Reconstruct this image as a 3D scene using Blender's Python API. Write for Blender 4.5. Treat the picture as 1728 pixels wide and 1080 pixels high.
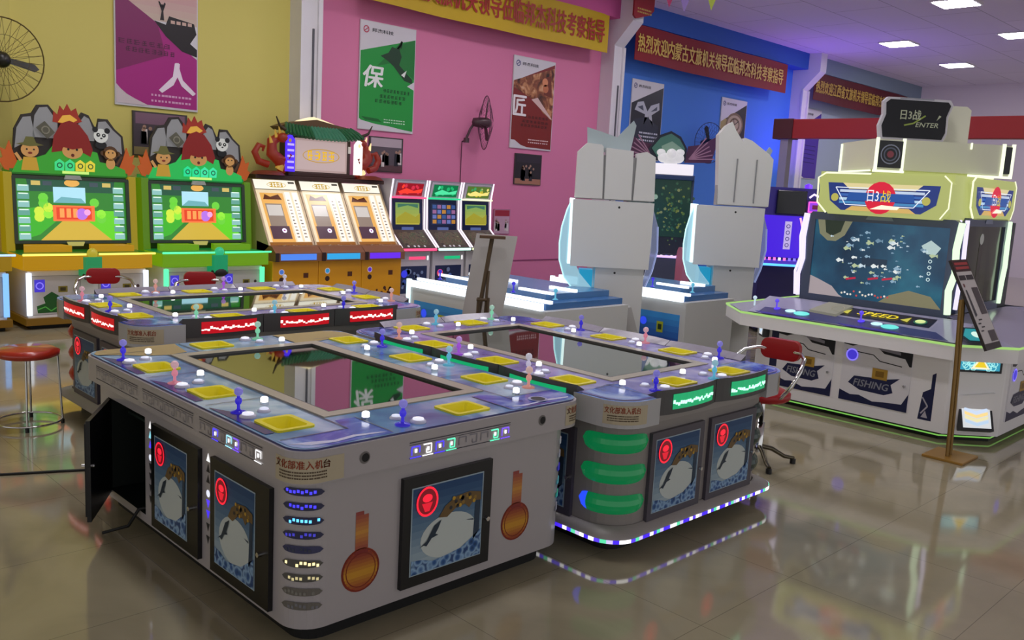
import bpy, math, random
from mathutils import Vector as V, Matrix
from mathutils.geometry import tessellate_polygon
random.seed(7)
PI = math.pi
S = bpy.context.scene
C = S.collection
for o in list(bpy.data.objects): bpy.data.objects.remove(o)

# ------------------------------------------------------------------ camera, view, world
def set_camera():
    yaw, pit, rol, f = 0.7808, -0.1508, 0.0549, 1491.46
    cd = bpy.data.cameras.new('camera'); cam = bpy.data.objects.new('camera', cd); C.objects.link(cam)
    fw = V((math.sin(yaw)*math.cos(pit), math.cos(yaw)*math.cos(pit), math.sin(pit)))
    rt = V((math.cos(yaw), -math.sin(yaw), 0)); up = rt.cross(fw)
    r2 = rt*math.cos(rol)+up*math.sin(rol); u2 = -rt*math.sin(rol)+up*math.cos(rol)
    m = Matrix((r2, u2, -fw)).transposed().to_4x4(); m.translation = V((-1.7104, -2.8369, 1.8945))
    cam.matrix_world = m
    cd.sensor_width = 36; cd.sensor_fit = 'HORIZONTAL'; cd.lens = f*36/1728; cd.clip_start = .05; cd.clip_end = 200
    S.camera = cam
set_camera()
S.view_settings.view_transform = 'Standard'; S.view_settings.look = 'None'
S.view_settings.exposure = 0; S.view_settings.gamma = 1; S.view_settings.use_curve_mapping = False
S.cycles.use_denoising = True
S.cycles.max_bounces = 8; S.cycles.sample_clamp_indirect = 6
W_ = bpy.data.worlds.new('world'); S.world = W_; W_.use_nodes = True
W_.node_tree.nodes['Background'].inputs[0].default_value = (.78, .78, .78, 1)
W_.node_tree.nodes['Background'].inputs[1].default_value = 1.0
CEIL_E = 34.0          # brightness of the ceiling panels
def area(name, loc, size, power, col, rot=(0, 0, 0), sy=None):
    d = bpy.data.lights.new(name, 'AREA'); d.energy = power; d.color = col; d.size = size
    if sy: d.shape = 'RECTANGLE'; d.size_y = sy
    o = bpy.data.objects.new(name, d); C.objects.link(o); o.location = loc; o.rotation_euler = rot
    return o
def point(name, loc, power, col, r=.15):
    d = bpy.data.lights.new(name, 'POINT'); d.energy = power; d.color = col; d.shadow_soft_size = r
    o = bpy.data.objects.new(name, d); C.objects.link(o); o.location = loc; return o

# ------------------------------------------------------------------ materials
def lin(h):
    if isinstance(h, str):
        h = h.lstrip('#'); h = [int(h[i:i+2], 16) for i in (0, 2, 4)]
    return tuple(((c/255)/12.92 if c/255 <= .04045 else ((c/255+.055)/1.055)**2.4) for c in h)
MC = {}
def mt(col, r=.5, m=0, e=0, tr=0, coat=0, name=None):
    k = (col, r, m, e, tr, coat)
    if k in MC: return MC[k]
    a = bpy.data.materials.new(name or 'mat_%d' % len(MC)); a.use_nodes = True
    b = a.node_tree.nodes['Principled BSDF']; c = lin(col)+(1,)
    b.inputs['Roughness'].default_value = r; b.inputs['Metallic'].default_value = m
    if e:
        b.inputs['Base Color'].default_value = (c[0]*.25, c[1]*.25, c[2]*.25, 1)
        b.inputs['Emission Color'].default_value = c; b.inputs['Emission Strength'].default_value = e
    else: b.inputs['Base Color'].default_value = c
    if tr:
        b.inputs['Transmission Weight'].default_value = tr; b.inputs['IOR'].default_value = 1.3
    if coat: b.inputs['Coat Weight'].default_value = coat; b.inputs['Coat Roughness'].default_value = .06
    MC[k] = a; return a
def E(col, s=1.0): return mt(col, .35, 0, s)
def noise_mat(name, cols, scale=8, r=.3, kind='noise', e=0, coat=0, detail=4, pos=None, dist=0, stretch=(1, 1, 1), m=0):
    a = bpy.data.materials.new(name); a.use_nodes = True; n = a.node_tree.nodes; L = a.node_tree.links
    b = n['Principled BSDF']; tc = n.new('ShaderNodeTexCoord'); mp = n.new('ShaderNodeMapping'); mp.inputs['Scale'].default_value = stretch
    L.new(tc.outputs['Object'], mp.inputs[0])
    if kind == 'noise':
        t = n.new('ShaderNodeTexNoise'); t.inputs['Detail'].default_value = detail; t.inputs['Distortion'].default_value = dist; out = t.outputs['Fac']
    else:
        t = n.new('ShaderNodeTexVoronoi'); t.feature = 'F1'; out = t.outputs['Distance'] if kind == 'vor' else t.outputs['Color']
    t.inputs['Scale'].default_value = scale; L.new(mp.outputs[0], t.inputs['Vector'])
    rp = n.new('ShaderNodeValToRGB'); el = rp.color_ramp.elements
    while len(el) < len(cols): el.new(.5)
    for i, c in enumerate(cols):
        el[i].position = pos[i] if pos else i/(len(cols)-1); el[i].color = lin(c)+(1,)
    L.new(out, rp.inputs[0])
    if e:
        L.new(rp.outputs[0], b.inputs['Emission Color']); b.inputs['Emission Strength'].default_value = e
        b.inputs['Base Color'].default_value = (.01, .01, .01, 1)
    else: L.new(rp.outputs[0], b.inputs['Base Color'])
    b.inputs['Roughness'].default_value = r; b.inputs['Metallic'].default_value = m
    if coat: b.inputs['Coat Weight'].default_value = coat; b.inputs['Coat Roughness'].default_value = .05
    return a
WHITE = mt('#aca6a8', .32, coat=.3); GREY = mt('#98918f', .4); LGREY = mt('#b4b4b6', .45); DGREY = mt('#474546', .4)
BLACK = mt('#0c0c10', .35); DARK = mt('#050507', .6); CHROME = mt('#d8d8d8', .12, 1); YEL = mt('#e6da1c', .35); YELD = mt('#f0e41c', .4)
RED = mt('#a01512', .35); TAN = mt('#a3905f', .75); FRAME = mt('#a8a190', .35)
GLASS = mt('#9aa39c', .025, 1, name='tinted_screen_glass')
ACRY = mt('#dfeaf2', .08, 0, 0, .9)
CLOUD = noise_mat('blue_wave_print', ['#14308c', '#3f62c8', '#7f9fe0', '#c9d8f4'], 3.2, .2, coat=.25, pos=[.3, .5, .6, .8], dist=1.5)
CLOUD2 = noise_mat('teal_sky_print', ['#2a5590', '#5f92c4', '#b4d0e6', '#9a9cd4'], 2.6, .2, coat=.25, pos=[.25, .45, .62, .85], dist=.8)
LAV = noise_mat('lavender_print', ['#544ea0', '#8a86cc', '#bfbce0'], 4, .22, coat=.25, pos=[.3, .5, .75], dist=1)
ROCK = noise_mat('ice_rock_print', ['#0d2748', '#2c5a96', '#8fb2d2', '#23457a'], 26, .4, 'vor', pos=[0, .35, .6, .8])

# ------------------------------------------------------------------ mesh builder
ORG = [(0, 0, 0)]      # the base point of the thing being built; its parts are stored relative to it
class MB:
    def __init__(s, org=None, M=None):
        if org is None: org = ORG[0]
        s.v = []; s.f = []; s.m = []; s.sm = []; s.mats = []; s.o = V(org); s.M = M
    def mi(s, m):
        if m not in s.mats: s.mats.append(m)
        return s.mats.index(m)
    def add(s, vs, fs, m, smooth=False):
        b = len(s.v); M = s.M
        for p in vs:
            p = V(p)
            if M is not None: p = M @ p
            s.v.append(p-s.o)
        i = s.mi(m)
        for f in fs: s.f.append([b+k for k in f]); s.m.append(i); s.sm.append(smooth)
    def poly(s, pts, m): s.add(pts, [list(range(len(pts)))], m)
    def box(s, x0, x1, y0, y1, z0, z1, m):
        s.add([(x0, y0, z0), (x1, y0, z0), (x1, y1, z0), (x0, y1, z0), (x0, y0, z1), (x1, y0, z1), (x1, y1, z1), (x0, y1, z1)],
              [[3, 2, 1, 0], [4, 5, 6, 7], [0, 1, 5, 4], [1, 2, 6, 5], [2, 3, 7, 6], [3, 0, 4, 7]], m)
    def tess(s, loops, fn, m, flip=False):
        pts = [p for l in loops for p in l]
        tr = tessellate_polygon([[V((p[0], p[1], 0)) for p in l] for l in loops])
        vs = [fn(*p) for p in pts]; fs = []
        for t in tr:
            a, b, c = (pts[i] for i in t)
            ar = (b[0]-a[0])*(c[1]-a[1])-(b[1]-a[1])*(c[0]-a[0])
            t = list(t)
            if (ar < 0) != flip: t.reverse()
            fs.append(t)
        s.add(vs, fs, m)
    def prism(s, out, z0, z1, m, mside=None, holes=(), fn=None, bottom=True):
        """extrude 2-D outline (ccw) from z0 to z1; fn(x,y,z) maps to space"""
        fn = fn or (lambda x, y, z: (x, y, z)); mside = mside or m
        s.tess([out]+list(holes), lambda x, y: fn(x, y, z1), m)
        if bottom: s.tess([out]+list(holes), lambda x, y: fn(x, y, z0), mside, True)
        for l in [out]+list(holes):
            n = len(l); vs = [fn(x, y, z0) for x, y in l]+[fn(x, y, z1) for x, y in l]
            s.add(vs, [[i, (i+1) % n, n+(i+1) % n, n+i] for i in range(n)], mside)
    def tube(s, pts, r, m, n=8, closed=False, flat=None):
        pts = [V(p) for p in pts]; N = len(pts); rings = []; prev = None
        for i, p in enumerate(pts):
            if closed: t = pts[(i+1) % N]-pts[i-1]
            else: t = pts[min(i+1, N-1)]-pts[max(i-1, 0)]
            t.normalize()
            if prev is None:
                a = V((0, 0, 1)) if abs(t.z) < .9 else V((1, 0, 0)); a = (a-t*a.dot(t)).normalized()
            else: a = (prev-t*prev.dot(t)).normalized()
            prev = a; b = t.cross(a); rr = r[i] if isinstance(r, (list, tuple)) else r
            rings += [p+a*(rr*math.cos(2*PI*k/n))+b*((flat or 1)*rr*math.sin(2*PI*k/n)) for k in range(n)]
        fs = []
        for i in range(N if closed else N-1):
            j = (i+1) % N
            fs += [[i*n+k, i*n+(k+1) % n, j*n+(k+1) % n, j*n+k] for k in range(n)]
        s.add(rings, fs, m, True)
        if not closed: s.add(rings[:n], [list(range(n))[::-1]], m); s.add(rings[-n:], [list(range(n))], m)
    def lathe(s, prof, m, c=(0, 0, 0), n=16, sx=1, sy=1):
        vs = [];
        for r, z in prof: vs += [(c[0]+sx*r*math.cos(2*PI*k/n), c[1]+sy*r*math.sin(2*PI*k/n), c[2]+z) for k in range(n)]
        s.add(vs, [[i*n+k, i*n+(k+1) % n, (i+1)*n+(k+1) % n, (i+1)*n+k] for i in range(len(prof)-1) for k in range(n)], m, True)
        if prof[0][0] > 0: s.add(vs[:n], [list(range(n))[::-1]], m)
        if prof[-1][0] > 0: s.add(vs[-n:], [list(range(n))], m)
    def ball(s, c, r, m, n=12, sx=1, sy=1, sz=1):
        s.lathe([(max(r*math.sin(PI*i/8), .0001), -r*sz*math.cos(PI*i/8)) for i in range(9)], m, c, n, sx, sy)
    def build(s, name, parent=None, bevel=0, seg=2):
        me = bpy.data.meshes.new(name)
        me.from_pydata([tuple(p) for p in s.v], [], s.f)
        for m in s.mats: me.materials.append(m)
        me.polygons.foreach_set('material_index', s.m); me.polygons.foreach_set('use_smooth', s.sm); me.update()
        o = bpy.data.objects.new(name, me); C.objects.link(o)
        if parent is not None: o.parent = parent
        if bevel:
            b = o.modifiers.new('bevel', 'BEVEL'); b.width = bevel; b.segments = seg; b.limit_method = 'ANGLE'; b.angle_limit = .7
        return o
def tag(o, label=None, cat=None, group=None, kind=None):
    if label: o['label'] = label
    if cat: o['category'] = cat
    if group: o['group'] = group
    if kind: o['kind'] = kind
    return o
def thing(name, label, cat, loc=(0, 0, 0), rz=0, group=None):
    o = bpy.data.objects.new(name, None); C.objects.link(o); o.location = loc; o.rotation_euler = (0, 0, rz); o.empty_display_size = .2
    return tag(o, label, cat, group)
def inst(src, parent, M, name=None):
    c = src.copy(); C.objects.link(c); c.parent = parent; c.matrix_local = M
    if name: c.name = name
    return c
def rr(x0, x1, y0, y1, r, n=5):
    p = []
    for cx, cy, a0 in ((x1-r, y0+r, -PI/2), (x1-r, y1-r, 0), (x0+r, y1-r, PI/2), (x0+r, y0+r, PI)):
        p += [(cx+r*math.cos(a0+PI/2*i/n), cy+r*math.sin(a0+PI/2*i/n)) for i in range(n+1)]
    return p
TX = {}
def glyphs(s, bold=.012):
    k = (s, bold)
    if k not in TX:
        cu = bpy.data.curves.new('t', 'FONT'); cu.body = s; cu.size = 1; cu.offset = 0; cu.resolution_u = 2; cu.fill_mode = 'FRONT'
        ob = bpy.data.objects.new('t', cu); C.objects.link(ob)
        dg = bpy.context.evaluated_depsgraph_get(); me = bpy.data.meshes.new_from_object(ob.evaluated_get(dg))
        vs = [(v.co.x, v.co.y) for v in me.vertices]; fs = [list(p.vertices) for p in me.polygons]
        bpy.data.objects.remove(ob); bpy.data.meshes.remove(me)
        if vs:
            x0 = min(v[0] for v in vs); x1 = max(v[0] for v in vs); y0 = min(v[1] for v in vs); y1 = max(v[1] for v in vs)
            vs = [((x-x0)/max(x1-x0, 1e-6), (y-y0)/max(y1-y0, 1e-6)) for x, y in vs]
        TX[k] = (vs, fs)
    return TX[k]
class Pl:
    """flat print area: origin o, unit axes u (right) and v (up); l = print layer"""
    def __init__(s, mb, o, u, v, eps=.0012):
        s.mb = mb; s.o = V(o); s.u = V(u).normalized(); s.v = V(v).normalized(); s.n = s.u.cross(s.v); s.e = eps
    def P(s, a, b, l=0): return s.o+s.u*a+s.v*b+s.n*(l*s.e)
    def poly(s, pts, m, l=1): s.mb.tess([pts], lambda x, y: s.P(x, y, l), m)
    def rect(s, a0, b0, a1, b1, m, l=1): s.mb.poly([s.P(a0, b0, l), s.P(a1, b0, l), s.P(a1, b1, l), s.P(a0, b1, l)], m)
    def disc(s, a, b, r, m, l=1, ry=None, n=18): s.mb.poly([s.P(a+r*math.cos(2*PI*i/n), b+(ry or r)*math.sin(2*PI*i/n), l) for i in range(n)], m)
    def ring(s, a, b, r, w, m, l=1, ry=None, n=24):
        ry = ry or r
        for i in range(n):
            t0 = 2*PI*i/n; t1 = 2*PI*(i+1)/n
            s.mb.poly([s.P(a+r*math.cos(t0), b+ry*math.sin(t0), l), s.P(a+r*math.cos(t1), b+ry*math.sin(t1), l),
                       s.P(a+(r-w)*math.cos(t1), b+(ry-w)*math.sin(t1), l), s.P(a+(r-w)*math.cos(t0), b+(ry-w)*math.sin(t0), l)], m)
    def line(s, pts, w, m, l=1):
        for (a, b), (c, d) in zip(pts, pts[1:]):
            n = math.hypot(c-a, d-b) or 1; x = -(d-b)/n*w/2; y = (c-a)/n*w/2
            s.mb.poly([s.P(a-x, b-y, l), s.P(c-x, d-y, l), s.P(c+x, d+y, l), s.P(a+x, b+y, l)], m)
    def text(s, t, a, b, w, h, m, l=2, bold=.012, fn=None, slant=0):
        vs, fs = glyphs(t, bold)
        k = h*max(bold, 0) if len(t) < 3 else h*max(bold, 0)*.9
        for i, (dx, dy) in enumerate(((0, 0),) if bold < .015 else ((-k, 0), (k, 0), (0, k*.6), (0, -k*.6))):
            if fn: s.mb.add([fn(a+x*w+dx, b+y*h+dy) for x, y in vs], fs, m)
            else: s.mb.add([s.P(a+x*w+slant*y*h+dx, b+y*h+dy, l+.02*i) for x, y in vs], fs, m)
    def grad(s, a0, b0, a1, b1, c0, c1, n=8, l=1, e=0, r=.5):
        A = [int(c0[i:i+2], 16) for i in (1, 3, 5)]; B = [int(c1[i:i+2], 16) for i in (1, 3, 5)]
        for i in range(n):
            t = (i+.5)/n; c = '#%02x%02x%02x' % tuple(int(A[k]+(B[k]-A[k])*t) for k in range(3))
            s.rect(a0, b0+(b1-b0)*i/n, a1, b0+(b1-b0)*(i+1)/n, mt(c, r, 0, e), l)
    def scrawl(s, a, b, w, h, m, l=5, n=7):
        """a row of n unreadable character-like blots"""
        R = random.Random(n*7+int(a*1000)); c = w/n
        for i in range(n):
            x = a+c*i; d = c*.86; t = h*.13
            for k in range(3): y = b+h*(.08+.36*k); q = R.uniform(.0, .25)*d; s.rect(x+q, y, x+d-R.uniform(0, .2)*d, y+t, m, l)
            for k in range(2): xx = x+d*R.uniform(.1, .9); s.rect(xx-t*.45, b+h*R.uniform(0, .3), xx+t*.45, b+h*R.uniform(.7, 1), m, l+.1)
    def lines(s, a, b, w, h, m, l=2, n=1, gap=.5, chars=14, seed=1):
        """rows of unreadable small print as short dashes"""
        R = random.Random(seed)
        for k in range(n):
            y = b+h*k/max(n, 1); x = a
            while x < a+w:
                d = w/chars*R.uniform(.5, .9)
                s.rect(x, y, min(x+d, a+w), y+h/max(n, 1)*gap, m, l); x += w/chars
def cpath(cx, cy, R, mid):
    """path round a corner: a=0 at the middle of the arc"""
    L = R*PI/4
    def f(a, off=0):
        t = max(-L, min(L, a)); th = mid+t/R; ex = a-t
        return (cx+(R+off)*math.cos(th)-ex*math.sin(th), cy+(R+off)*math.sin(th)+ex*math.cos(th))
    return f

# ------------------------------------------------------------------ the room
WY = 9.2; ZC = 5.66; XR = 27.4
def struct(name, mb, **k): return tag(mb.build(name, **k), kind='structure')
def tile_floor():
    a = bpy.data.materials.new('polished_floor_tile'); a.use_nodes = True; n = a.node_tree.nodes; L = a.node_tree.links; b = n['Principled BSDF']
    tc = n.new('ShaderNodeTexCoord'); mp = n.new('ShaderNodeMapping'); mp.inputs['Location'].default_value = (.05, .05, 0); L.new(tc.outputs['Object'], mp.inputs[0])
    br = n.new('ShaderNodeTexBrick'); br.offset = 0; br.inputs['Scale'].default_value = 1; br.inputs['Brick Width'].default_value = .8; br.inputs['Row Height'].default_value = .8
    br.inputs['Mortar Size'].default_value = .0018; br.inputs['Color1'].default_value = (1, 1, 1, 1); br.inputs['Color2'].default_value = (.96, .96, .96, 1); br.inputs['Mortar'].default_value = (.55, .55, .55, 1)
    L.new(mp.outputs[0], br.inputs[0])
    ns = n.new('ShaderNodeTexNoise'); ns.inputs['Scale'].default_value = 1.3; ns.inputs['Detail'].default_value = 5; ns.inputs['Distortion'].default_value = 1.4; L.new(tc.outputs['Object'], ns.inputs[0])
    rp = n.new('ShaderNodeValToRGB'); rp.color_ramp.elements[0].position = .35; rp.color_ramp.elements[1].position = .7
    rp.color_ramp.elements[0].color = lin('#938b72')+(1,); rp.color_ramp.elements[1].color = lin('#a49b80')+(1,); L.new(ns.outputs[0], rp.inputs[0])
    mx = n.new('ShaderNodeMix'); mx.data_type = 'RGBA'; mx.blend_type = 'MULTIPLY'; mx.inputs[0].default_value = 1
    L.new(rp.outputs[0], mx.inputs[6]); L.new(br.outputs[0], mx.inputs[7]); L.new(mx.outputs[2], b.inputs['Base Color'])
    b.inputs['Roughness'].default_value = .07; b.inputs['IOR'].default_value = 1.75
    return a
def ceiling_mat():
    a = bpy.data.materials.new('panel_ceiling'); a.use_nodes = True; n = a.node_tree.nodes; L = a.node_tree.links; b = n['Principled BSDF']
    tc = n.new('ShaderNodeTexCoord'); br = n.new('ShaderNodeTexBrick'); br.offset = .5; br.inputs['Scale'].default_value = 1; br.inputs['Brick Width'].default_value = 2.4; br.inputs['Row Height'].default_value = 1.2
    br.inputs['Mortar Size'].default_value = .006; br.inputs['Color1'].default_value = lin('#ece2f0')+(1,); br.inputs['Color2'].default_value = lin('#e8deec')+(1,); br.inputs['Mortar'].default_value = lin('#8b7f86')+(1,)  # lilac in the panel colours stands in for violet light on pale panels
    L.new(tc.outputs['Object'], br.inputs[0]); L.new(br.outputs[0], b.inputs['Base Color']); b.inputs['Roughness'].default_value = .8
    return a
def room():
    m = MB(); m.box(-14, XR+.2, -12, WY+.2, -.2, 0, tile_floor()); struct('floor', m)
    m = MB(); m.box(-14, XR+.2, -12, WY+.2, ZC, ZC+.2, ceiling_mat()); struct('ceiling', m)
    P1, P2, P3 = 5.45, 12.5, 20.2
    for x0, x1, c in ((1.5, P1, '#d2c66c'), (P1, P2, '#dc7fa6'), (P2, P3, '#4680dc'), (P3, XR, '#a8b6c8')):
        m = MB(); m.box(x0, x1, WY, WY+.2, 0, ZC, mt(c, .75)); struct('wall_back', m)
    m = MB(); m.box(-14, 1.5, 8.97, WY+.2, 0, ZC, mt('#ccc068', .75)); struct('wall_left', m)
    m = MB(); m.box(XR, XR+.2, -12, WY+.2, 0, ZC, mt('#e4d8e2', .75)); struct('wall_right', m)
    for x0, x1, c in ((P1+.2, P2-.1, '#cc5c96'), (P2+.2, P3-.1, '#2a5cb4'), (P3+.2, XR, '#8294a8')):
        m = MB(); m.box(x0, x1, 8.78, WY, 5.26, ZC, mt(c, .7)); struct('trim_1', m)
    m = MB(); m.box(P1+.3, P2-.2, WY-.012, WY, .47, .49, mt('#8d3c66', .7)); struct('trim_2', m)
    cm = mt('#dcd9dc', .6)
    for k, x in enumerate((P1, P2, P3)):
        w = .16
        m = MB(); m.box(x-w, x+w, 8.89, WY, 0, ZC, cm)
        m.prism([(8.89, 4.75), (8.89, ZC), (8.45, ZC), (8.45, 5.2)], x-w, x+w, cm, fn=lambda a, b, z: (z, a, b))
        m.box(x-w-.02, x-w+.05, 8.85, 8.89, 0, 4.75, cm); m.box(x+w-.05, x+w+.02, 8.85, 8.89, 0, 4.75, cm)
        if k < 2: m.box(x+.03, x+.055, 8.868, 8.89, 0, 4.0, mt('#55555c', .5))
        struct('trim_column', m)
room()

# ceiling lights; the row over the front tables is unseen, added for light
def ceiling_lights():
    fr = MB(); fr.prism(rr(-.36, .36, -.36, .36, .03), -.03, 0, mt('#d8d4dc', .5)); 
    df = MB(); df.prism(rr(-.32, .32, -.32, .32, .02), -.036, -.03, E('#fffaff', CEIL_E))
    k = 0; first = None; nth = ['first', 'second', 'third', 'fourth', 'fifth', 'sixth', 'seventh']
    for row, y in (('in the row nearest the back wall', 6.28), ('in the middle row', 3.72), ('in the added row over the front tables', .5)):
        for i, x in enumerate((1.0, 4.7, 8.4, 12.1, 15.8, 19.5, 23.2)):
            if (y > 6 and i == 4) or (y == 3.72 and i in (2, 3)) or (y == .5 and i > 2): continue
            t = thing('ceiling_light', 'square ceiling light panel %s, %s from far wall' % (row, nth[(2-i if y < 1 else 6-i)-(1 if y > 6 and i < 4 else 2 if 3 < y < 4 and i < 2 else 0)]), 'light', (x, y, ZC), 0, 'square ceiling light panels')
            if first is None: first = (fr.build('frame', t), df.build('diffuser', t))
            else:
                for q in first: inst(q, t, Matrix.Identity(4))
            k += 1
ceiling_lights()

# ------------------------------------------------------------------ control stations shared by the three game tables
KIT = {}
JOYC = ['#4a3cff', '#ff9ab0', '#3a2cf0', '#6fd8ff', '#9dffd0', '#e8e0ff', '#c060ff', '#ffb0a0']
def kit():
    hid = thing('kit', 'x', 'x')
    for c in JOYC:
        m = MB(); b = mt(c, .15, 0, .45); c2 = '#%02x%02x%02x' % tuple((int(c[i:i+2], 16)+230)//2 for i in (1, 3, 5))
        m.lathe([(.034, 0), (.034, .006), (.014, .012), (.010, .016)], mt(c, .15, 0, .30), n=14); m.lathe([(.0075, .012), (.0075, .075)], b, n=8)
        m.lathe([(.012, .04), (.016, .052), (.012, .066)], b, n=10); m.ball((0, 0, .095), .0195, mt(c2, .08, 0, .42), 12)
        KIT['joy'+c] = m.build('joystick', hid)
    m = MB(); m.lathe([(.036, 0), (.036, .008), (.028, .014)], mt('#c8c8dc', .2), n=16); m.lathe([(.026, .012), (.024, .02), (.0005, .026)], mt('#f0f0ff', .2, 0, .85), n=16)
    KIT['big'] = m.build('button', hid)
    m = MB(); m.lathe([(.029, 0), (.029, .007), (.022, .012)], mt('#c8c8dc', .2), n=16); m.lathe([(.021, .01), (.019, .017), (.0005, .021)], mt('#e4e8ff', .2, 0, .75), n=16)
    KIT['small'] = m.build('button', hid)
    m = MB(); m.lathe([(.02, 0), (.02, .012)], CHROME, n=12); m.lathe([(.017, .012), (.017, .03), (.012, .035), (.0005, .036)], mt('#ffffff', .3, 0, 2.2), n=12)
    KIT['lit'] = m.build('lit_button', hid)
    # token tray: rim, sloped inner walls, floor (a 0.17 x 0.20 opening in the top takes it)
    m = MB(); out = rr(-.105, .105, -.09, .09, .02, 3); inn = rr(-.083, .083, -.068, .068, .02, 3); flo = rr(-.06, .06, -.045, .045, .015, 3)
    m.prism(out, -.002, .009, YEL, holes=[inn], bottom=False)
    n = len(inn); m.add([(x, y, .009) for x, y in inn]+[(x, y, -.042) for x, y in flo], [[i, (i+1) % n, n+(i+1) % n, n+i] for i in range(n)], YELD)
    m.tess([flo], lambda x, y: (x, y, -.042), YELD)
    m.box(.03, .05, -.012, .012, -.0415, -.038, mt('#6b5f10', .6))
    KIT['tray'] = m.build('token_tray', hid)
kit()
def tray_hole(M):
    return [tuple((M @ V((x, y, 0)))[:2]) for x, y in rr(-.09, .09, -.075, .075, .02, 3)]
def station(root, M, ci, tdx=.275):
    """M: station frame, x right along the edge, y toward the screen, origin at the joystick foot level with the edge"""
    c = JOYC[ci % len(JOYC)]
    def at(k, x, y, name=None): inst(KIT[k], root, M @ Matrix.Translation((x, y, 0)), name)
    at('joy'+c, 0, .085); at('big', .085, .085); at('small', .03+.01, .185); at('lit', -.075, .25)
    inst(KIT['tray'], root, M @ Matrix.Translation((tdx, .155, 0)))
def emblem(pl, a, b, r, l=4):
    R1 = mt('#ff2038', .4, 0, 1.1); pl.disc(a, b, r, mt('#8c1020', .4, 0, .5), l, r*1.12); pl.ring(a, b, r, r*.16, R1, l+1, r*1.12)
    pl.disc(a, b+r*.25, r*.45, R1, l+1, r*.3); pl.poly([(a-r*.5, b-r*.1), (a+r*.5, b-r*.1), (a+r*.2, b-r*.75), (a-r*.2, b-r*.75)], mt('#e01830', .4, 0, .9), l+1)
def door_art(pl, w, h):
    pl.grad(0, 0, w, h, '#b4c4c8', '#17406f', 12, 1)
    pl.disc(w*.52, h*.36, w*.40, mt('#c3ccc9', .4), 2, h*.26, 28)
    rk = [(0, 0), (w, 0), (w, h*.32), (w*.86, h*.24), (w*.7, h*.15), (w*.5, h*.12), (w*.3, h*.1), (w*.15, h*.15), (0, h*.17)]
    pl.poly(rk, ROCK, 3)
    pl.poly([(w*.88, h*.2), (w*.97, h*.3), (w*.97, h*.74), (w*.9, h*.7)], mt('#24384e', .5), 3)
    cat = [(w*.36, h*.60), (w*.45, h*.72), (w*.6, h*.80), (w*.8, h*.82), (w*.97, h*.78), (w*.98, h*.68), (w*.86, h*.69), (w*.8, h*.62), (w*.74, h*.68), (w*.6, h*.66), (w*.48, h*.58)]
    pl.poly(cat, mt('#6e5630', .5), 4)
    R = random.Random(3)
    for i in range(16): pl.disc(w*R.uniform(.5, .92), h*R.uniform(.68, .79), w*.024, mt(R.choice(['#c49a2e', '#2a2a30', '#8f6f2a']), .5), 5, n=7)
    pl.poly([(w*.1, h*.3), (w*.2, h*.36), (w*.3, h*.52), (w*.4, h*.57), (w*.36, h*.48), (w*.32, h*.42), (w*.36, h*.40), (w*.27, h*.38), (w*.2, h*.30), (w*.16, h*.32)], mt('#1c2f40', .5), 5)
    pl.poly([(w*.76, h*.48), (w*.88, h*.45), (w*.87, h*.47)], mt('#24384e', .5), 4)
    emblem(pl, w*.19, h*.83, w*.15)
def service_door(root, o, u, w, h, fr=BLACK, fw=.055, artw=None):
    """door with a dark frame and a printed panel; o lower left, u right"""
    u = V(u); n = u.cross(V((0, 0, 1))); m = MB()
    f = lambda a, b, z: V(o)+u*a+V((0, 0, b))+n*z
    m.prism([(0, 0), (w, 0), (w, h), (0, h)], 0, .022, fr, fn=f)
    fl = fw*.9; fr_ = w-(artw or (w-2*fw))-fl
    pl = Pl(m, f(fl, fw, .0225), u, (0, 0, 1)); ww = w-fl-fr_; hh = h-2*fw
    pl.rect(-.006, -.006, ww+.006, hh+.006, mt('#9fb2bd', .4), .5); door_art(pl, ww, hh)
    d = m.build('door', root)
    k = MB(); kk = f(w-fr_*.5, h*.44, .022); k.tube([kk, kk+n*.02], .011, CHROME, 10); k.build('lock', d)
    return d
def sticker(mb, path, zc, a0, a1, h):
    R = mt('#8f3412', .6); K = mt('#5a4a38', .6)
    def f(off): return lambda a, b: (*path(a, off), b)
    n = 14; q = [path(a0+(a1-a0)*i/n, .0015) for i in range(n+1)]
    for i in range(n): mb.poly([(*q[i], zc-h/2), (*q[i+1], zc-h/2), (*q[i+1], zc+h/2), (*q[i], zc+h/2)], mt('#b9ad92', .5))
    pl = Pl(mb, (0, 0, 0), (1, 0, 0), (0, 0, 1)); w = a1-a0
    cw = w*.78/7
    for i, ch in enumerate('文化部准入机台'): pl.text(ch, a0+w*.03+cw*i, zc+h*.08, cw*.9, h*.34, R, fn=f(.003), bold=.02)
    rnd = random.Random(5)
    for k in range(3):
        a = a0+w*.1
        while a < a0+w*.74:
            d = w*.03; y = zc-h*(.08+.12*k); p0 = path(a, .003); p1 = path(a+d*rnd.uniform(.6, .95), .003)
            mb.poly([(*p0, y), (*p1, y), (*p1, y+h*.06), (*p0, y+h*.06)], K); a += d

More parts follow.
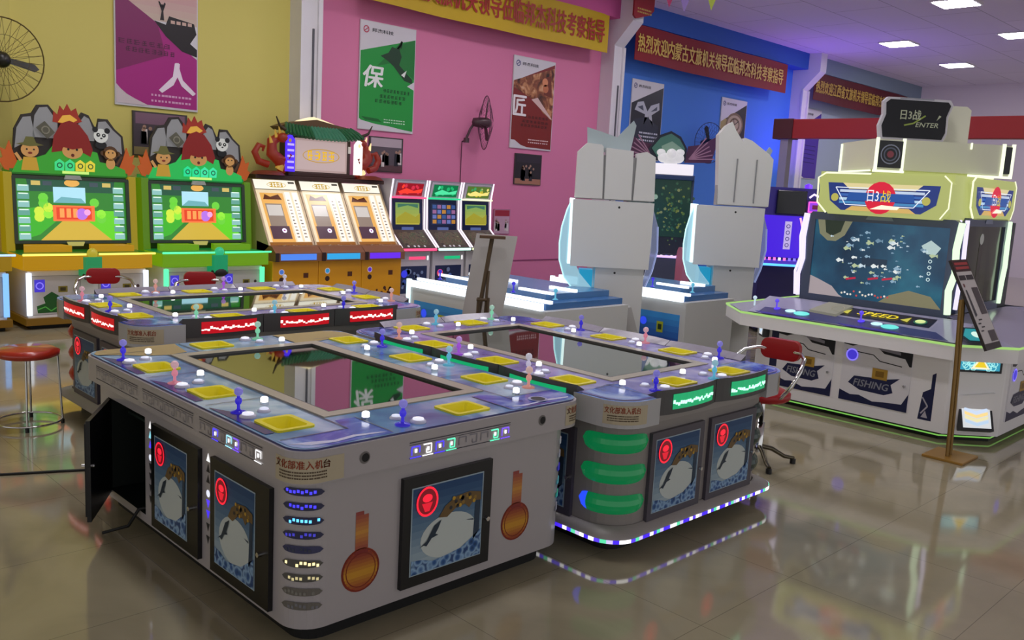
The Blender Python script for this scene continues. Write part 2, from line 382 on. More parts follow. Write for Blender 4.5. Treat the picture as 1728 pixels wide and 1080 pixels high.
# ------------------------------------------------------------------ front white table
def white_table():
    Wt, L, H = 1.63, 2.24, .855
    org = V((Wt/2, L/2, 0)); ORG[0] = org; T = lambda x, y, a: Matrix.Translation((x-org.x, y-org.y, H)) @ Matrix.Rotation(a, 4, 'Z')
    t = thing('game_table', 'white eight seat fish game table in front with one black door hanging open', 'game table', org, 0, 'multi seat fish game tables')
    # stations: left side (player faces +x), right side, front, far
    st = []
    for k in range(3): st.append((T(0, .63+.645*k, -PI/2), [2, 1, 0][k], .265))
    for k in range(3): st.append((T(Wt, .30+.645*k, PI/2), [7, 3, 0][k], .265))
    st.append((T(.56, 0, 0), 0, .40)); st.append((T(1.0, L, PI), 4, .335))
    holes = []
    for M, c, td in st:
        Mw = Matrix.Translation(org) @ M; holes.append(tray_hole(Mw @ Matrix.Translation((td, .155, 0)))); station(t, M, c, td)
    out = rr(0, Wt, 0, L, .10, 8); scr = [(.405, .42), (1.205, .42), (1.205, 1.85), (.405, 1.85)]
    m = MB(org); m.prism(out, H-.02, H, CLOUD2, mt('#3a3f74', .3), holes=[scr]+holes, bottom=False)
    pl = Pl(m, (0, 0, H), (1, 0, 0), (0, 1, 0)); seam = mt('#232840', .4)
    # near strip in deep blue, far corners still in brown paper
    def region(pts, mat, l): pl.poly(pts, mat, l)
    near = [(x, y) for x, y in rr(.012, Wt-.012, .012, .17, .09, 6) if y < .1]
    region([(.012, .17)]+[(x, y) for x, y in near if x < .5]+[(.46, .012), (.46, .30), (.36, .30), (.33, .17)], CLOUD, 1)
    region([(1.15, .012)]+[(x, y) for x, y in near if x > 1.2]+[(Wt-.012, .20), (1.33, .20), (1.22, .32), (1.15, .30)], CLOUD, 1)
    pl.poly([(.012, L-.10), (.05, L-.03), (.10, L-.012), (.50, L-.012), (.46, 1.97), (.34, 1.935), (.2, 1.985), (.13, 2.05), (.012, 2.10)], TAN, 2)
    pl.poly([(1.14, L-.012), (1.14, 1.94), (1.32, 1.93), (1.5, 1.99), (Wt-.012, 2.0), (Wt-.012, L-.12), (Wt-.06, L-.04), (Wt-.12, L-.012)], TAN, 2)
    for y in (.165, .81, 1.455, 2.09): pl.line([(.02, y), (.33, y)], .006, seam, 3)
    for y in (.20, .72, 1.365, 1.99): pl.line([(1.3, y), (Wt-.02, y)], .006, seam, 3)
    for x in (.46, 1.15): pl.line([(x, .02), (x, .30)], .006, seam, 3)
    for x in (.52, 1.14): pl.line([(x, L-.02), (x, 1.95)], .006, seam, 3)
    pl.line([(.335, .16), (.335, 1.935)], .007, seam, 3); pl.line([(1.29, .16), (1.29, 1.935)], .007, seam, 3)
    sw = mt('#c3c9e6', .3)
    pl.poly([(.02, .10), (.09, .09), (.2, .055), (.3, .075), (.42, .05), (.44, .035), (.3, .05), (.19, .03), (.09, .045)], sw, 2)
    pl.poly([(1.17, .06), (1.3, .05), (1.45, .07), (1.58, .05), (1.56, .035), (1.4, .045), (1.25, .03)], sw, 2)
    vio = mt('#33237a', .25, coat=.2)
    for y in (.27, .9, 1.55): pl.poly([(.015, y), (.055, y), (.06, y+.2), (.10, y+.3), (.06, y+.4), (.015, y+.5)], vio, 2)
    pl.disc(1.40, .09, .05, mt('#9fa6d0', .3), 4); pl.disc(1.40, .09, .037, DARK, 5)
    m.build('table_top', t)
    # metal screen surround and the screen glass
    m = MB(org); m.prism([(.345, .36), (1.28, .36), (1.28, 1.925), (.345, 1.925)], H, H+.006, FRAME, holes=[scr])
    m.prism(scr[:], H-.03, H+.006, DGREY, holes=[[(.412, .427), (1.198, .427), (1.198, 1.843), (.412, 1.843)]]); m.build('screen_frame', t)
    m = MB(org); m.box(.409, 1.201, .424, 1.846, H-.05, H-.006, GLASS); m.build('screen', t)
    # apron
    m = MB(org); m.prism(rr(-.012, Wt+.012, -.012, L+.012, .11, 8), H-.14, H-.008, WHITE, holes=[rr(.04, Wt-.04, .04, L-.04, .07, 8)])
    pa = cpath(.098, .098, .11, PI*1.25); sticker(m, pa, H-.085, -.085-.04, .19, .10)
    pr = cpath(Wt-.098, .098, .11, PI*1.75); sticker(m, pr, H-.075, -.12, .15, .10)
    for x in (.30, 1.33):
        p = Pl(m, (x, -.012, .784), (1, 0, 0), (0, 0, 1)); p.disc(0, 0, .026, mt('#6e6a68', .4), 1); p.disc(.003, 0, .018, DARK, 2)
    m.build('apron', t, .004)
    # light strips of little boxes on the apron
    def strip(o, u, w, seed, lit):
        m = MB(org); p = Pl(m, o, u, (0, 0, 1)); R = random.Random(seed); K = mt('#4d4b52', .5)
        p.line([(0, .068), (w, .068)], .005, K); p.line([(0, .058), (w, .058)], .003, K); p.line([(0, 0), (w, 0)], .004, K)
        n = int(w/.062)
        for i in range(n):
            x = (i+.5)*w/n; c = R.choice(['#4a3cff', '#7a50ff', '#9fe8ff', '#ffffff', '#60ffc0']) if R.random() < lit else '#8c8a92'
            q = mt(c, .4, 0, 1.4) if c != '#8c8a92' else mt(c, .4)
            p.line([(x-.024, .05), (x+.02, .05), (x+.02, .012), (x-.006, .012), (x-.006, .03)] if i % 2 else [(x-.02, .012), (x-.02, .048), (x+.022, .048), (x+.022, .02)], .005, q, 2)
            if c != '#8c8a92' : p.rect(x-.004, .022, x+.007, .038, mt('#ffffff', .4, 0, 2.0), 3); p.line([(x-.03, .002), (x+.03, .002)], .004, q, 3)
        m.build('light_strip', t)
    strip((.525, -.0125, .737), (1, 0, 0), .59, 4, .75)
    for y0, sd, lt in ((.80, 2, .3), (1.42, 3, .0), (2.04, 5, .0)): strip((-.0125, y0, .745), (0, -1, 0), .56, sd, lt)
    # body with an open compartment on the left side
    b = .03; BX0, BX1, BY0, BY1, z0, z1 = b, Wt-b, b, L-b, .088, H-.14
    m = MB(org); bo = rr(BX0, BX1, BY0, BY1, .13, 8); n = len(bo)
    oy0, oy1, oz0, oz1 = 1.50, 1.99, .13, .645
    m.tess([bo], lambda x, y: (x, y, z1), WHITE); m.tess([bo], lambda x, y: (x, y, z0), WHITE, True)
    for i in range(n):
        p, q = bo[i], bo[(i+1) % n]
        if abs(p[0]-BX0) < 1e-6 and abs(q[0]-BX0) < 1e-6:
            m.tess([[(p[1], z0), (q[1], z0), (q[1], z1), (p[1], z1)], [(oy0, oz0), (oy1, oz0), (oy1, oz1), (oy0, oz1)]], lambda a, c: (BX0, a, c), WHITE)
        else: m.add([(*p, z0), (*q, z0), (*q, z1), (*p, z1)], [[0, 1, 2, 3]], WHITE, True)
    dk = mt('#1c2420', .5); X1 = BX0+.42
    for q in ([(BX0, oy0, oz0), (X1, oy0, oz0), (X1, oy0, oz1), (BX0, oy0, oz1)], [(BX0, oy1, oz0), (BX0, oy1, oz1), (X1, oy1, oz1), (X1, oy1, oz0)],
              [(BX0, oy0, oz0), (BX0, oy1, oz0), (X1, oy1, oz0), (X1, oy0, oz0)], [(BX0, oy0, oz1), (X1, oy0, oz1), (X1, oy1, oz1), (BX0, oy1, oz1)],
              [(X1, oy0, oz0), (X1, oy1, oz0), (X1, oy1, oz1), (X1, oy0, oz1)]): m.poly(q, dk)
    m.box(.2, .3, 1.6, 1.8, .131, .33, mt('#2c3a33', .4)); m.box(.12, .4, 1.55, 1.95, .55, .565, mt('#3a4a42', .3))
    # printed arrows between the doors, medals on the front
    for yc in (1.435, .80):
        p = Pl(m, (BX0, yc, 0), (0, -1, 0), (0, 0, 1)); A = [(-.018, 0), (.018, 0), (0, .04)]; R = random.Random(int(yc*10))
        for i, zz in enumerate((.60, .55, .50, .45, .38, .33, .27, .21)):
            lit = (i in (0, 1, 2, 3)) if yc > 1 else (i in (0, 3, 4, 5))
            c = mt(['#ffffff', '#8fe0f0', '#5a48ff', '#e8ecff', '#5a40ff', '#4a34ff', '#333', '#333'][i] if i < 6 else '#333338', .4, 0, 1.0) if lit else mt('#2b2b30', .5)
            if i == 3: p.disc(0, zz, .017, c, 1)
            else: p.poly([(x, zz+(y if i < 4 else .04-y)) for x, y in (A if i < 4 else A[::-1])], c, 1)
    for xc in (.325, 1.225):
        p = Pl(m, (xc, BY0, .285), (1, 0, 0), (0, 0, 1)); R_ = mt('#7d2417', .4)
        p.disc(0, 0, .095, mt('#a8401a', .4), 1, n=28); p.grad(-.0, 0, 0, 0, '#000000', '#000000', 1, 1)
        for i in range(12):
            y0 = -.085+.17*i/12; y1 = y0+.17/12; w = math.sqrt(max(.085**2-((y0+y1)/2)**2, 0)); tt = abs((i-4.5)/7)
            c = '#%02x%02x%02x' % (int(205-80*tt), int(150-110*min(tt*1.1, 1)), 38); p.rect(-w, y0, w, y1, mt(c, .35), 2)
        p.ring(0, 0, .075, .004, R_, 3); p.ring(0, 0, .093, .006, R_, 3)
        for i in range(10):
            y0 = .09+.165*i/10; tt = abs(i-4)/6; c = '#%02x%02x%02x' % (int(200-60*tt), int(140-90*min(tt, 1)), 60); p.rect(-.03, y0, .034 if i < 9 else .01, y0+.0165, mt(c, .35), 1)
    m.build('body', t)
    m = MB(org); m.prism(rr(.10, Wt-.10, .10, L-.10, .1), 0, .09, DARK); m.build('plinth', t)
    service_door(t, (.521, BY0, .14), (1, 0, 0), .515, .50)
    for y0 in (1.375, .735): service_door(t, (BX0, y0, .12), (0, -1, 0), .515, .525, artw=.35)
    # the open leaf
    hx, hy = BX0-.005, 1.99; d = V((-.25, -.40, 0)).normalized(); nn = V((d.y, -d.x, 0))
    m = MB(org); f = lambda a, bb, z: V((hx, hy, 0))+d*a+V((0, 0, bb))+nn*z
    m.prism([(0, .12), (.47, .12), (.47, .64), (0, .64)], -.02, .0, BLACK, fn=f); m.prism([(.02, .14), (.45, .14), (.45, .62), (.02, .62)], 0, .012, mt('#08080b', .5), fn=f)
    od = m.build('open_door', t); tag(od, 'black open door')
    m = MB(org); q = f(.43, .40, 0); m.tube([q-nn*.03, q+nn*.03], .01, CHROME, 8); m.build('lock', od)
    # corner lights
    pc = cpath(BX0+.13, BY0+.13, .13, PI*1.25)
    for i, (c, e) in enumerate([('#4038ff', 1.3), ('#4038ff', 1.2), ('#58b8ff', 1.6), ('#4a46d8', .5), ('#3f4660', .1), ('#ffe9a0', 1.3), ('#e8d8a0', .5), ('#8f8a80', .12), ('#a6a4ac', .05)]):
        m = MB(org); z = .665-.0595*i; N = 12
        for k in range(N):
            a0 = -.085+.17*k/N; a1 = a0+.17/N; s0 = .016*math.sqrt(max(0, 1-((2*k/N-1))**4)); s1 = .016*math.sqrt(max(0, 1-((2*(k+1)/N-1))**4))
            p0, p1 = pc(a0, .006), pc(a1, .006); m.add([(*p0, z-s0), (*p1, z-s1), (*p1, z+s1), (*p0, z+s0)], [[0, 1, 2, 3]], mt('#3a3c60' if i < 5 else '#6a6660', .2, 0, .12 if e > .3 else 0), True)
        R = random.Random(i)
        for k in range(9):
            a = -.07+.14*(k+.5)/9; zz = z+R.uniform(-.006, .006); p0, p1 = pc(a-.005, .008), pc(a+.005, .008)
            if R.random() < .8: m.poly([(*p0, zz-.006), (*p1, zz-.006), (*p1, zz+.006), (*p0, zz+.006)], mt(c, .3, 0, e*1.3))
        m.build('corner_light', t)
    pc = cpath(BX1-.13, BY0+.13, .13, PI*1.75)
    for i, c in enumerate(['#c8c8d0', '#b8b8c8', '#5a48ff', '#70d0e0', '#50d0a0', '#9a9aa8']):
        m = MB(org); z = .63-.07*i; N = 8
        for k in range(N):
            a0 = -.06+.12*k/N; p0, p1 = pc(a0, .005), pc(a0+.12/N, .005); m.poly([(*p0, z-.012), (*p1, z-.012), (*p1, z+.012), (*p0, z+.012)], mt(c, .3, 0, .35 if k % 2 else .1))
        m.build('corner_light', t)
white_table()

# ------------------------------------------------------------------ the two ten seat tables with wavy edges
def wavy_table(label, loc, rz, lc, dim, joff):
    Wt, L, H = 1.62, 2.40, .855; org = V((Wt/2, L/2, 0)); ORG[0] = org
    T = lambda x, y, a: Matrix.Translation((x-org.x, y-org.y, H)) @ Matrix.Rotation(a, 4, 'Z')
    t = thing('game_table', label, 'game table', loc, rz, 'multi seat fish game tables')
    st = []; edges = []
    for k in range(3):
        y = .30+.60*k
        st += [(T(0, y+.46, -PI/2), k), (T(Wt, y+.14, PI/2), k+3)]; edges += [((0, y+.6), (0, -1)), ((Wt, y), (0, 1))]
    for k in range(2):
        x = .25+.56*k
        st += [(T(x+.12, 0, 0), k+5), (T(x+.44, L, PI), k+6)]; edges += [((x, 0), (1, 0)), ((x+.56, L), (-1, 0))]
    holes = []
    for M, c in st:
        Mw = Matrix.Translation(org) @ M; holes.append(tray_hole(Mw @ Matrix.Translation((.275, .155, 0)))); station(t, M, c+joff)
    scr = [(.40, .42), (Wt-.40, .42), (Wt-.40, L-.42), (.40, L-.42)]
    m = MB(org); m.prism(rr(0, Wt, 0, L, .16, 8), H-.02, H, LAV, mt('#77727f', .35), holes=[scr]+holes, bottom=False)
    pl = Pl(m, (0, 0, H), (1, 0, 0), (0, 1, 0)); seam = mt('#4a4a5c', .4)
    for cx, sx in ((0, 1), (Wt, -1)):
        for cy, sy in ((0, 1), (L, -1)):
            q = [(.015, .28), (.015, .13), (.05, .05), (.13, .015), (.24, .015), (.33, .30), (.28, .33)]
            q = [(cx+sx*a, cy+sy*b) for a, b in q]; pl.poly(q if sx*sy > 0 else q[::-1], CLOUD, 1)
    for y in (.30, .90, 1.5, 2.1):
        pl.line([(.02, y), (.33, y)], .005, seam, 3); pl.line([(Wt-.33, y), (Wt-.02, y)], .005, seam, 3)
    for x in (.25, .81, 1.37):
        pl.line([(x, .02), (x, .34)], .005, seam, 3); pl.line([(x, L-.34), (x, L-.02)], .005, seam, 3)
    m.build('table_top', t)
    m = MB(org); m.prism([(.335, .355), (Wt-.335, .355), (Wt-.335, L-.355), (.335, L-.355)], H, H+.006, FRAME, holes=[scr])
    m.prism(scr, H-.03, H+.006, DGREY, holes=[[(.407, .427), (Wt-.407, .427), (Wt-.407, L-.427), (.407, L-.427)]]); m.build('screen_frame', t)
    m = MB(org); m.box(.404, Wt-.404, .424, L-.424, H-.05, H-.006, GLASS); m.build('screen', t)
    gm = mt('#958f8c', .4)
    m = MB(org); m.prism(rr(.02, Wt-.02, .02, L-.02, .15, 8), H-.15, H-.02, gm, holes=[rr(.08, Wt-.08, .08, L-.08, .1, 8)]); m.build('apron', t)
    # rounded pods at the corners with the registration stickers
    for i, (cx, cy, mid) in enumerate(((.16, .16, 1.25), (Wt-.16, .16, 1.75), (Wt-.16, L-.16, .25), (.16, L-.16, .75))):
        m = MB(org); p = cpath(cx, cy, .18, PI*mid); n = 14; h0, h1 = H-.145, H-.004
        a0, a1 = (-.30, .26) if i % 2 == 0 else (-.26, .30)
        if i in (1, 3): a0, a1 = -.24, .30
        ps = [p(a0+(a1-a0)*k/n) for k in range(n+1)]; pi = [p(a0+(a1-a0)*k/n, -.05) for k in range(n+1)]
        for k in range(n):
            m.add([(*ps[k], h0), (*ps[k+1], h0), (*ps[k+1], h1), (*ps[k], h1)], [[0, 1, 2, 3]], LGREY, True)
            m.poly([(*ps[k], h1), (*ps[k+1], h1), (*pi[k+1], h1), (*pi[k], h1)], CLOUD); m.poly([(*ps[k], h0), (*pi[k], h0), (*pi[k+1], h0), (*ps[k+1], h0)], LGREY)
        m.poly([(*ps[0], h0), (*ps[0], h1), (*pi[0], h1), (*pi[0], h0)], LGREY); m.poly([(*ps[n], h0), (*pi[n], h0), (*pi[n], h1), (*ps[n], h1)], LGREY)
        sticker(m, p, H-.075, -.10, .15, .10); m.build('corner_pod', t)
    # bulging light boxes, one per seat
    for i, (o, d) in enumerate(edges):
        d = V((d[0], d[1], 0)); nn = V((d.y, -d.x, 0)); ln = .58 if i % 4 < 2 or True else .5
        ln = .595 if abs(d.y) > .5 else .555
        m = MB(org); N = 10; fr = []
        for k in range(N+1):
            s = k/N; bul = .012+.036*max(0, math.sin(PI*min(max((s-.02)/.96, 0), 1)))**.7; fr.append(V((o[0], o[1], 0))+d*(ln*s)+nn*bul)
        bk = [V((o[0], o[1], 0))+d*(ln*k/N)-nn*.045 for k in range(N+1)]; z0, z1, zb = H-.10, H+.034, H+.003; Dm = DGREY; up = V((0, 0, 1))
        for k in range(N):
            m.add([fr[k]+up*z0, fr[k+1]+up*z0, fr[k+1]+up*z1, fr[k]+up*z1], [[0, 1, 2, 3]], Dm, True)
            m.poly([fr[k]+up*z1, fr[k+1]+up*z1, bk[k+1]+up*zb, bk[k]+up*zb], mt('#8d8997', .3)); m.poly([fr[k]+up*z0, bk[k]+up*z0, bk[k+1]+up*z0, fr[k+1]+up*z0], Dm)
        m.poly([fr[0]+up*z0, fr[0]+up*z1, bk[0]+up*zb, bk[0]+up*z0], Dm); m.poly([fr[N]+up*z0, bk[N]+up*z0, bk[N]+up*zb, fr[N]+up*z1], Dm)
        bx = m.build('light_box', t)
        m = MB(org); R = random.Random(i)
        for k in range(2, N-1):
            m.add([fr[k]+nn*.004+up*(z0+.026), fr[k+1]+nn*.004+up*(z0+.026), fr[k+1]+nn*.004+up*(z1-.026), fr[k]+nn*.004+up*(z1-.026)], [[0, 1, 2, 3]], mt(lc, .3, 0, .8), True)
        hot = '#ffd8d0' if lc[1:3] > lc[3:5] else '#b8ffe0'; zz = z0+.048
        for k in range(2, N-1):
            for q in range(3):
                a = fr[k].lerp(fr[k+1], q/3); b = fr[k].lerp(fr[k+1], (q+.9)/3); y0 = zz+.006+R.uniform(-.010, .006); hh = R.uniform(.008, .022)
                m.poly([a+nn*.0065+up*y0, b+nn*.0065+up*y0, b+nn*.0065+up*(y0+hh), a+nn*.0065+up*(y0+hh)], mt(hot, .3, 0, 1.8))
        m.build('light_bar', bx)
    # body, flared skirt, led strip, plinth
    bd = mt('#8b8582', .4); b = .055
    m = MB(org); m.prism(rr(b, Wt-b, b, L-b, .20, 8), .12, H-.15, bd, bottom=False); m.build('body', t)
    m = MB(org); o1 = rr(b-.005, Wt-b+.005, b-.005, L-b+.005, .20, 8); o2 = rr(-.015, Wt+.015, -.015, L+.015, .17, 8); n = len(o1)
    m.add([(x, y, .155) for x, y in o1]+[(x, y, .122) for x, y in o2]+[(x, y, .095) for x, y in o2], [[i+n*k, (i+1) % n+n*k, (i+1) % n+n*(k-1), i+n*(k-1)] for k in (1, 2) for i in range(n)], gm, True)
    m.tess([o2], lambda x, y: (x, y, .095), gm, True); m.build('skirt', t)
    m = MB(org); m.prism(rr(.12, Wt-.12, .12, L-.12, .1), 0, .10, DARK); m.build('plinth', t)
    if not dim:
        m = MB(org); R = random.Random(9); o3 = rr(-.021, Wt+.021, -.021, L+.021, .176, 8); seq = []
        for i in range(n):
            p, q = V(o3[i]), V(o3[(i+1) % n]); k = max(1, int((q-p).length/.03))
            for j in range(k): seq.append((p.lerp(q, j/k), p.lerp(q, (j+1)/k)))
        for i, (p, q) in enumerate(seq):
            c = ['#5030ff', '#ffffff', '#6040ff', '#60e8b0', '#d8c8ff', '#4a28ff'][i % 6 if i % 7 else 1]
            m.poly([(*p, .098), (*q, .098), (*q, .118), (*p, .118)], mt(c, .3, 0, 1.6 if c == '#ffffff' else 1.0))
        m.build('led_strip', t)
    dk = dict(fr=mt('#4a4550', .4), fw=.045)
    for x in (.31, .87): service_door(t, (x, b, .15), (1, 0, 0), .49, .49, **dk)
    for x in (1.31, .75): service_door(t, (x, L-b, .15), (-1, 0, 0), .49, .49, **dk)
    for y in (.83, 1.45, 2.07): service_door(t, (b, y, .15), (0, -1, 0), .49, .49, **dk)
    for y in (.34, .96, 1.58): service_door(t, (Wt-b, y, .15), (0, 1, 0), .49, .49, **dk)
    for i, (cx, cy, mid) in enumerate(((b+.20, b+.20, 1.25), (Wt-b-.20, b+.20, 1.75), (Wt-b-.20, L-b-.20, .25), (b+.20, L-b-.20, .75))):
        p = cpath(cx, cy, .20, PI*mid)
        on = (i in (0, 3))
        for k, z in enumerate((.605, .44, .275)):
            m = MB(org); N = 20; hw = .20; hz = .052
            if lc[1:3] > lc[3:5]: c = mt('#a01814', .25, 0, .22)
            else: c = mt('#0e9c58', .2, 0, .34) if on else mt('#2c403c', .25)
            for j in range(N):
                a0 = -hw+2*hw*j/N; a1 = a0+2*hw/N
                for q in range(4):
                    def pt(a, s):
                        u = a/hw; hh = hz*max(0, 1-u**6)**.5; return (*p(a, .004+.026*math.cos(PI/2*s)*max(0, 1-u**4)), z+hh*s-.008*(1-u*u))
                    s0 = -1+q*.5; m.add([pt(a0, s0), pt(a1, s0), pt(a1, s0+.5), pt(a0, s0+.5)], [[0, 1, 2, 3]], mt('#2a50ff', .2, 0, 1.0) if (k == 2 and j < 3 and on and not dim) else c, True)
            m.build('corner_light', t)
    return t
wavy_table('grey ten seat fish game table with green glowing light bars along its wavy edge', (2.53, 1.0, 0), 0, '#14b070', False, 5)
wavy_table('grey ten seat fish game table with red light bars behind the front white table', (1.74, 3.70, 0), PI/2, '#c81020', True, 2)
bpy.data.objects.remove(bpy.data.objects['kit'])
for k_, o_ in KIT.items(): bpy.data.objects.remove(o_)
ORG[0] = (0, 0, 0)

# ------------------------------------------------------------------ things on the wall: posters, photos, banners, fans
def wall_thing(name, label, cat, x, z, group=None): return thing(name, label, cat, (x, WY, z), 0, group)
def poster(label, x0, z0, w, h, paint, group='tall printed posters on the back wall'):
    m = MB(); m.box(0, w, -.02, 0, 0, h, mt('#cfcccf', .4)); pl = Pl(m, (0, -.02, 0), (1, 0, 0), (0, 0, 1), .0015)
    pl.rect(.015, .015, w-.015, h-.015, mt('#d6d3d8', .4), 1); paint(pl, w, h)
    o = m.build('poster', None); o.location = (x0, WY-.005, z0); return tag(o, label, 'poster', group)
def hd(pl, w, h, col):
    pl.text('邦杰科技', w*.2, h*.905, w*.38, h*.035, mt('#20202a', .5), 4, .02); pl.ring(w*.1, h*.92, w*.05, w*.014, mt(col, .5), 4); pl.line([(w*.06, h*.9), (w*.14, h*.94)], w*.012, mt(col, .5), 5)
def p_green(pl, w, h):
    G = mt('#1d9a3d', .35); pl.poly([(.015, .1*h), (w*.05, .085*h), (w*.3, .06*h), (w*.55, .05*h), (w*.8, .03*h), (w-.015, .02*h), (w-.015, h*.9), (.015, h*.72)], G, 2)
    pl.poly([(w*.3, h*.6), (w*.62, h*.66), (w-.015, h*.52), (w-.015, h*.9), (w*.66, h*.82)], mt('#157a31', .4), 3)
    D = mt('#0a3a1c', .5); pl.poly([(w*.36, h*.70), (w*.5, h*.74), (w*.56, h*.80), (w*.64, h*.79), (w*.74, h*.85), (w*.7, h*.78), (w*.74, h*.72), (w*.7, h*.64), (w*.95, h*.52), (w*.95, h*.48), (w*.8, h*.5), (w*.6, h*.62), (w*.5, h*.66)], D, 4)
    pl.line([(w*.66, h*.79), (w*.74, h*.865), (w*.72, h*.8)], w*.03, D, 4); pl.poly([(w*.74, h*.55), (w*.84, h*.6), (w*.8, h*.53)], mt('#e8eee8', .4), 5); pl.poly([(w*.86, h*.45), (w-.015, h*.42), (w-.015, h*.5)], mt('#d6d3d8', .4), 4)
    pl.text('保', w*.04, h*.40, w*.36, h*.2, mt('#eef2ee', .4), 6, .03, slant=.15); K = mt('#0c3d1e', .5)
    pl.scrawl(w*.42, h*.365, w*.5, h*.035, K, 5, 8); pl.scrawl(w*.36, h*.31, w*.48, h*.034, K, 5, 7); pl.scrawl(w*.28, h*.262, w*.5, h*.034, K, 5, 7)
    pl.poly([(.05*w, .12*h), (.35*w, .11*h), (.42*w, .08*h), (.12*w, .09*h)], mt('#0f6a2a', .5), 4); pl.lines(w*.45, h*.08, w*.4, h*.05, mt('#bfe8c6', .5), 5, 2, .4, 9, 2)
    hd(pl, w, h, '#c03050')
def p_red(pl, w, h):
    pl.poly([(.015, .09*h), (w*.1, .09*h), (w*.25, .04*h), (w*.4, .02*h), (w-.015, .015*h), (w-.015, h*.97), (.015, h*.72)], mt('#7e1a17', .35), 2)
    wd = noise_mat('craft_photo_print', ['#2a0f0a', '#8a4a2c', '#c98d5e', '#d8b9a0'], 5, .5, dist=1, pos=[.3, .5, .62, .75])
    pl.poly([(.015, h*.66), (w*.5, h*.55), (w*.75, h*.42), (w-.015, h*.34), (w-.015, h*.93), (.02, h*.73)], wd, 3)
    pl.poly([(w*.7, h*.8), (w*.9, h*.84), (w*.95, h*.6), (w*.75, h*.62)], mt('#6e2a1c', .5), 4); pl.disc(w*.76, h*.76, w*.07, mt('#d88a5e', .5), 5); pl.disc(w*.78, h*.69, w*.07, mt('#c07048', .5), 5)
    pl.poly([(w*.45, h*.55), (w*.6, h*.58), (w*.98, h*.36), (w*.94, h*.36)], mt('#d9b8b2', .5), 4)
    pl.text('匠', w*.03, h*.36, w*.3, h*.215, mt('#f0eaea', .4), 6, .03); K = mt('#3a0b0a', .5)
    pl.scrawl(w*.3, h*.34, w*.6, h*.03, K, 5, 7); pl.scrawl(w*.25, h*.29, w*.65, h*.03, K, 5, 7); pl.scrawl(w*.22, h*.245, w*.66, h*.03, K, 5, 8)
    pl.lines(w*.42, h*.07, w*.5, h*.06, mt('#e8c8c4', .5), 5, 2, .4, 10, 3); hd(pl, w, h, '#404080')
def p_mag(pl, w, h):
    pl.grad(.015, h*.68, w-.015, h-.015, '#c9b7a6', '#c98f98', 6, 2)
    pl.poly([(.015, .16*h), (w*.1, .1*h), (w*.35, .02*h), (w-.015, .015*h), (w-.015, h*.42), (w*.85, h*.48), (w*.5, h*.66), (.015, h*.86)], mt('#a60f7c', .35), 3)
    pl.poly([(.015, h*.26), (w*.6, h*.42), (w*.5, h*.66), (.015, h*.86)], mt('#7d0c5a', .4), 4); K = mt('#140a10', .5)
    pl.poly([(w*.46, h*.68), (w*.6, h*.66), (w*.64, h*.73), (w*.95, h*.7), (w*.98, h*.62), (w*.9, h*.54), (w-.015, h*.5), (w-.015, h*.44), (w*.8, h*.47), (w*.6, h*.57)], K, 5)
    for i in range(4): pl.rect(w*(.66+.07*i), h*.675, w*(.71+.07*i), h*.70, mt('#c9a89a', .5), 6)
    pl.poly([(w*.53, h*.69), (w*.55, h*.76), (w*.51, h*.83), (w*.53, h*.83), (w*.555, h*.79), (w*.585, h*.83), (w*.6, h*.82), (w*.57, h*.76), (w*.58, h*.69)], K, 6); pl.disc(w*.556, h*.80, w*.018, K, 6)
    Q = mt('#4a0836', .5); pl.scrawl(w*.04, h*.47, w*.62, h*.04, Q, 6, 7); pl.scrawl(w*.12, h*.415, w*.6, h*.04, Q, 6, 8)
    pl.text('人', w*.52, h*.13, w*.44, h*.24, mt('#eddcec', .4), 7, .03); pl.lines(w*.42, h*.05, w*.5, h*.09, mt('#d9a0c8', .5), 6, 2, .35, 12, 4)
    pl.poly([(.015, .03), (.015, h*.15), (w*.15, h*.08), (w*.4, .02)], mt('#cdbfc4', .4), 5)
def p_black(pl, w, h):
    pl.poly([(.015, .015), (w-.015, .015), (w-.015, h*.95), (.015, h*.70)], mt('#0e1524', .35), 2); B = mt('#b9bcc6', .4)
    pl.poly([(w*.45, h*.58), (w*.12, h*.62), (w*.2, h*.72), (w*.38, h*.74), (w*.52, h*.62), (w*.62, h*.7), (w*.88, h*.75), (w*.9, h*.66), (w*.66, h*.58), (w*.72, h*.44), (w*.55, h*.56), (w*.42, h*.44)], B, 3)
    pl.poly([(w*.2, h*.66), (w*.36, h*.69), (w*.4, h*.62)], mt('#3c4458', .4), 4); pl.poly([(w*.62, h*.62), (w*.82, h*.7), (w*.82, h*.65)], mt('#3c4458', .4), 4)
    pl.poly([(w*.1, .015), (w*.1, h*.5), (w*.5, h*.55), (w*.9, h*.45), (w*.9, .015)], mt('#1c2638', .4), 3)
    pl.lines(w*.3, h*.24, w*.6, h*.14, mt('#c4c8d4', .5), 5, 3, .45, 9, 6); hd(pl, w, h, '#404080')
def p_watch(pl, w, h):
    pl.poly([(.015, .015), (w-.015, .015), (w-.015, h*.95), (.015, h*.66)], mt('#2a2622', .4), 2); pl.poly([(.015, .015), (w*.6, .015), (w*.5, h*.5), (w*.2, h*.72), (.015, h*.66)], mt('#a8975c', .4), 3)
    pl.disc(w*.55, h*.64, w*.34, mt('#b9a888', .3), 4, h*.17); pl.ring(w*.55, h*.64, w*.34, w*.05, mt('#7d6a4c', .3), 5, h*.17); pl.ring(w*.55, h*.64, w*.2, w*.04, mt('#6e5c40', .3), 5, h*.1); pl.line([(w*.55, h*.64), (w*.7, h*.7)], .02, BLACK, 6); pl.line([(w*.55, h*.64), (w*.48, h*.73)], .02, BLACK, 6)
    hd(pl, w, h, '#404080')
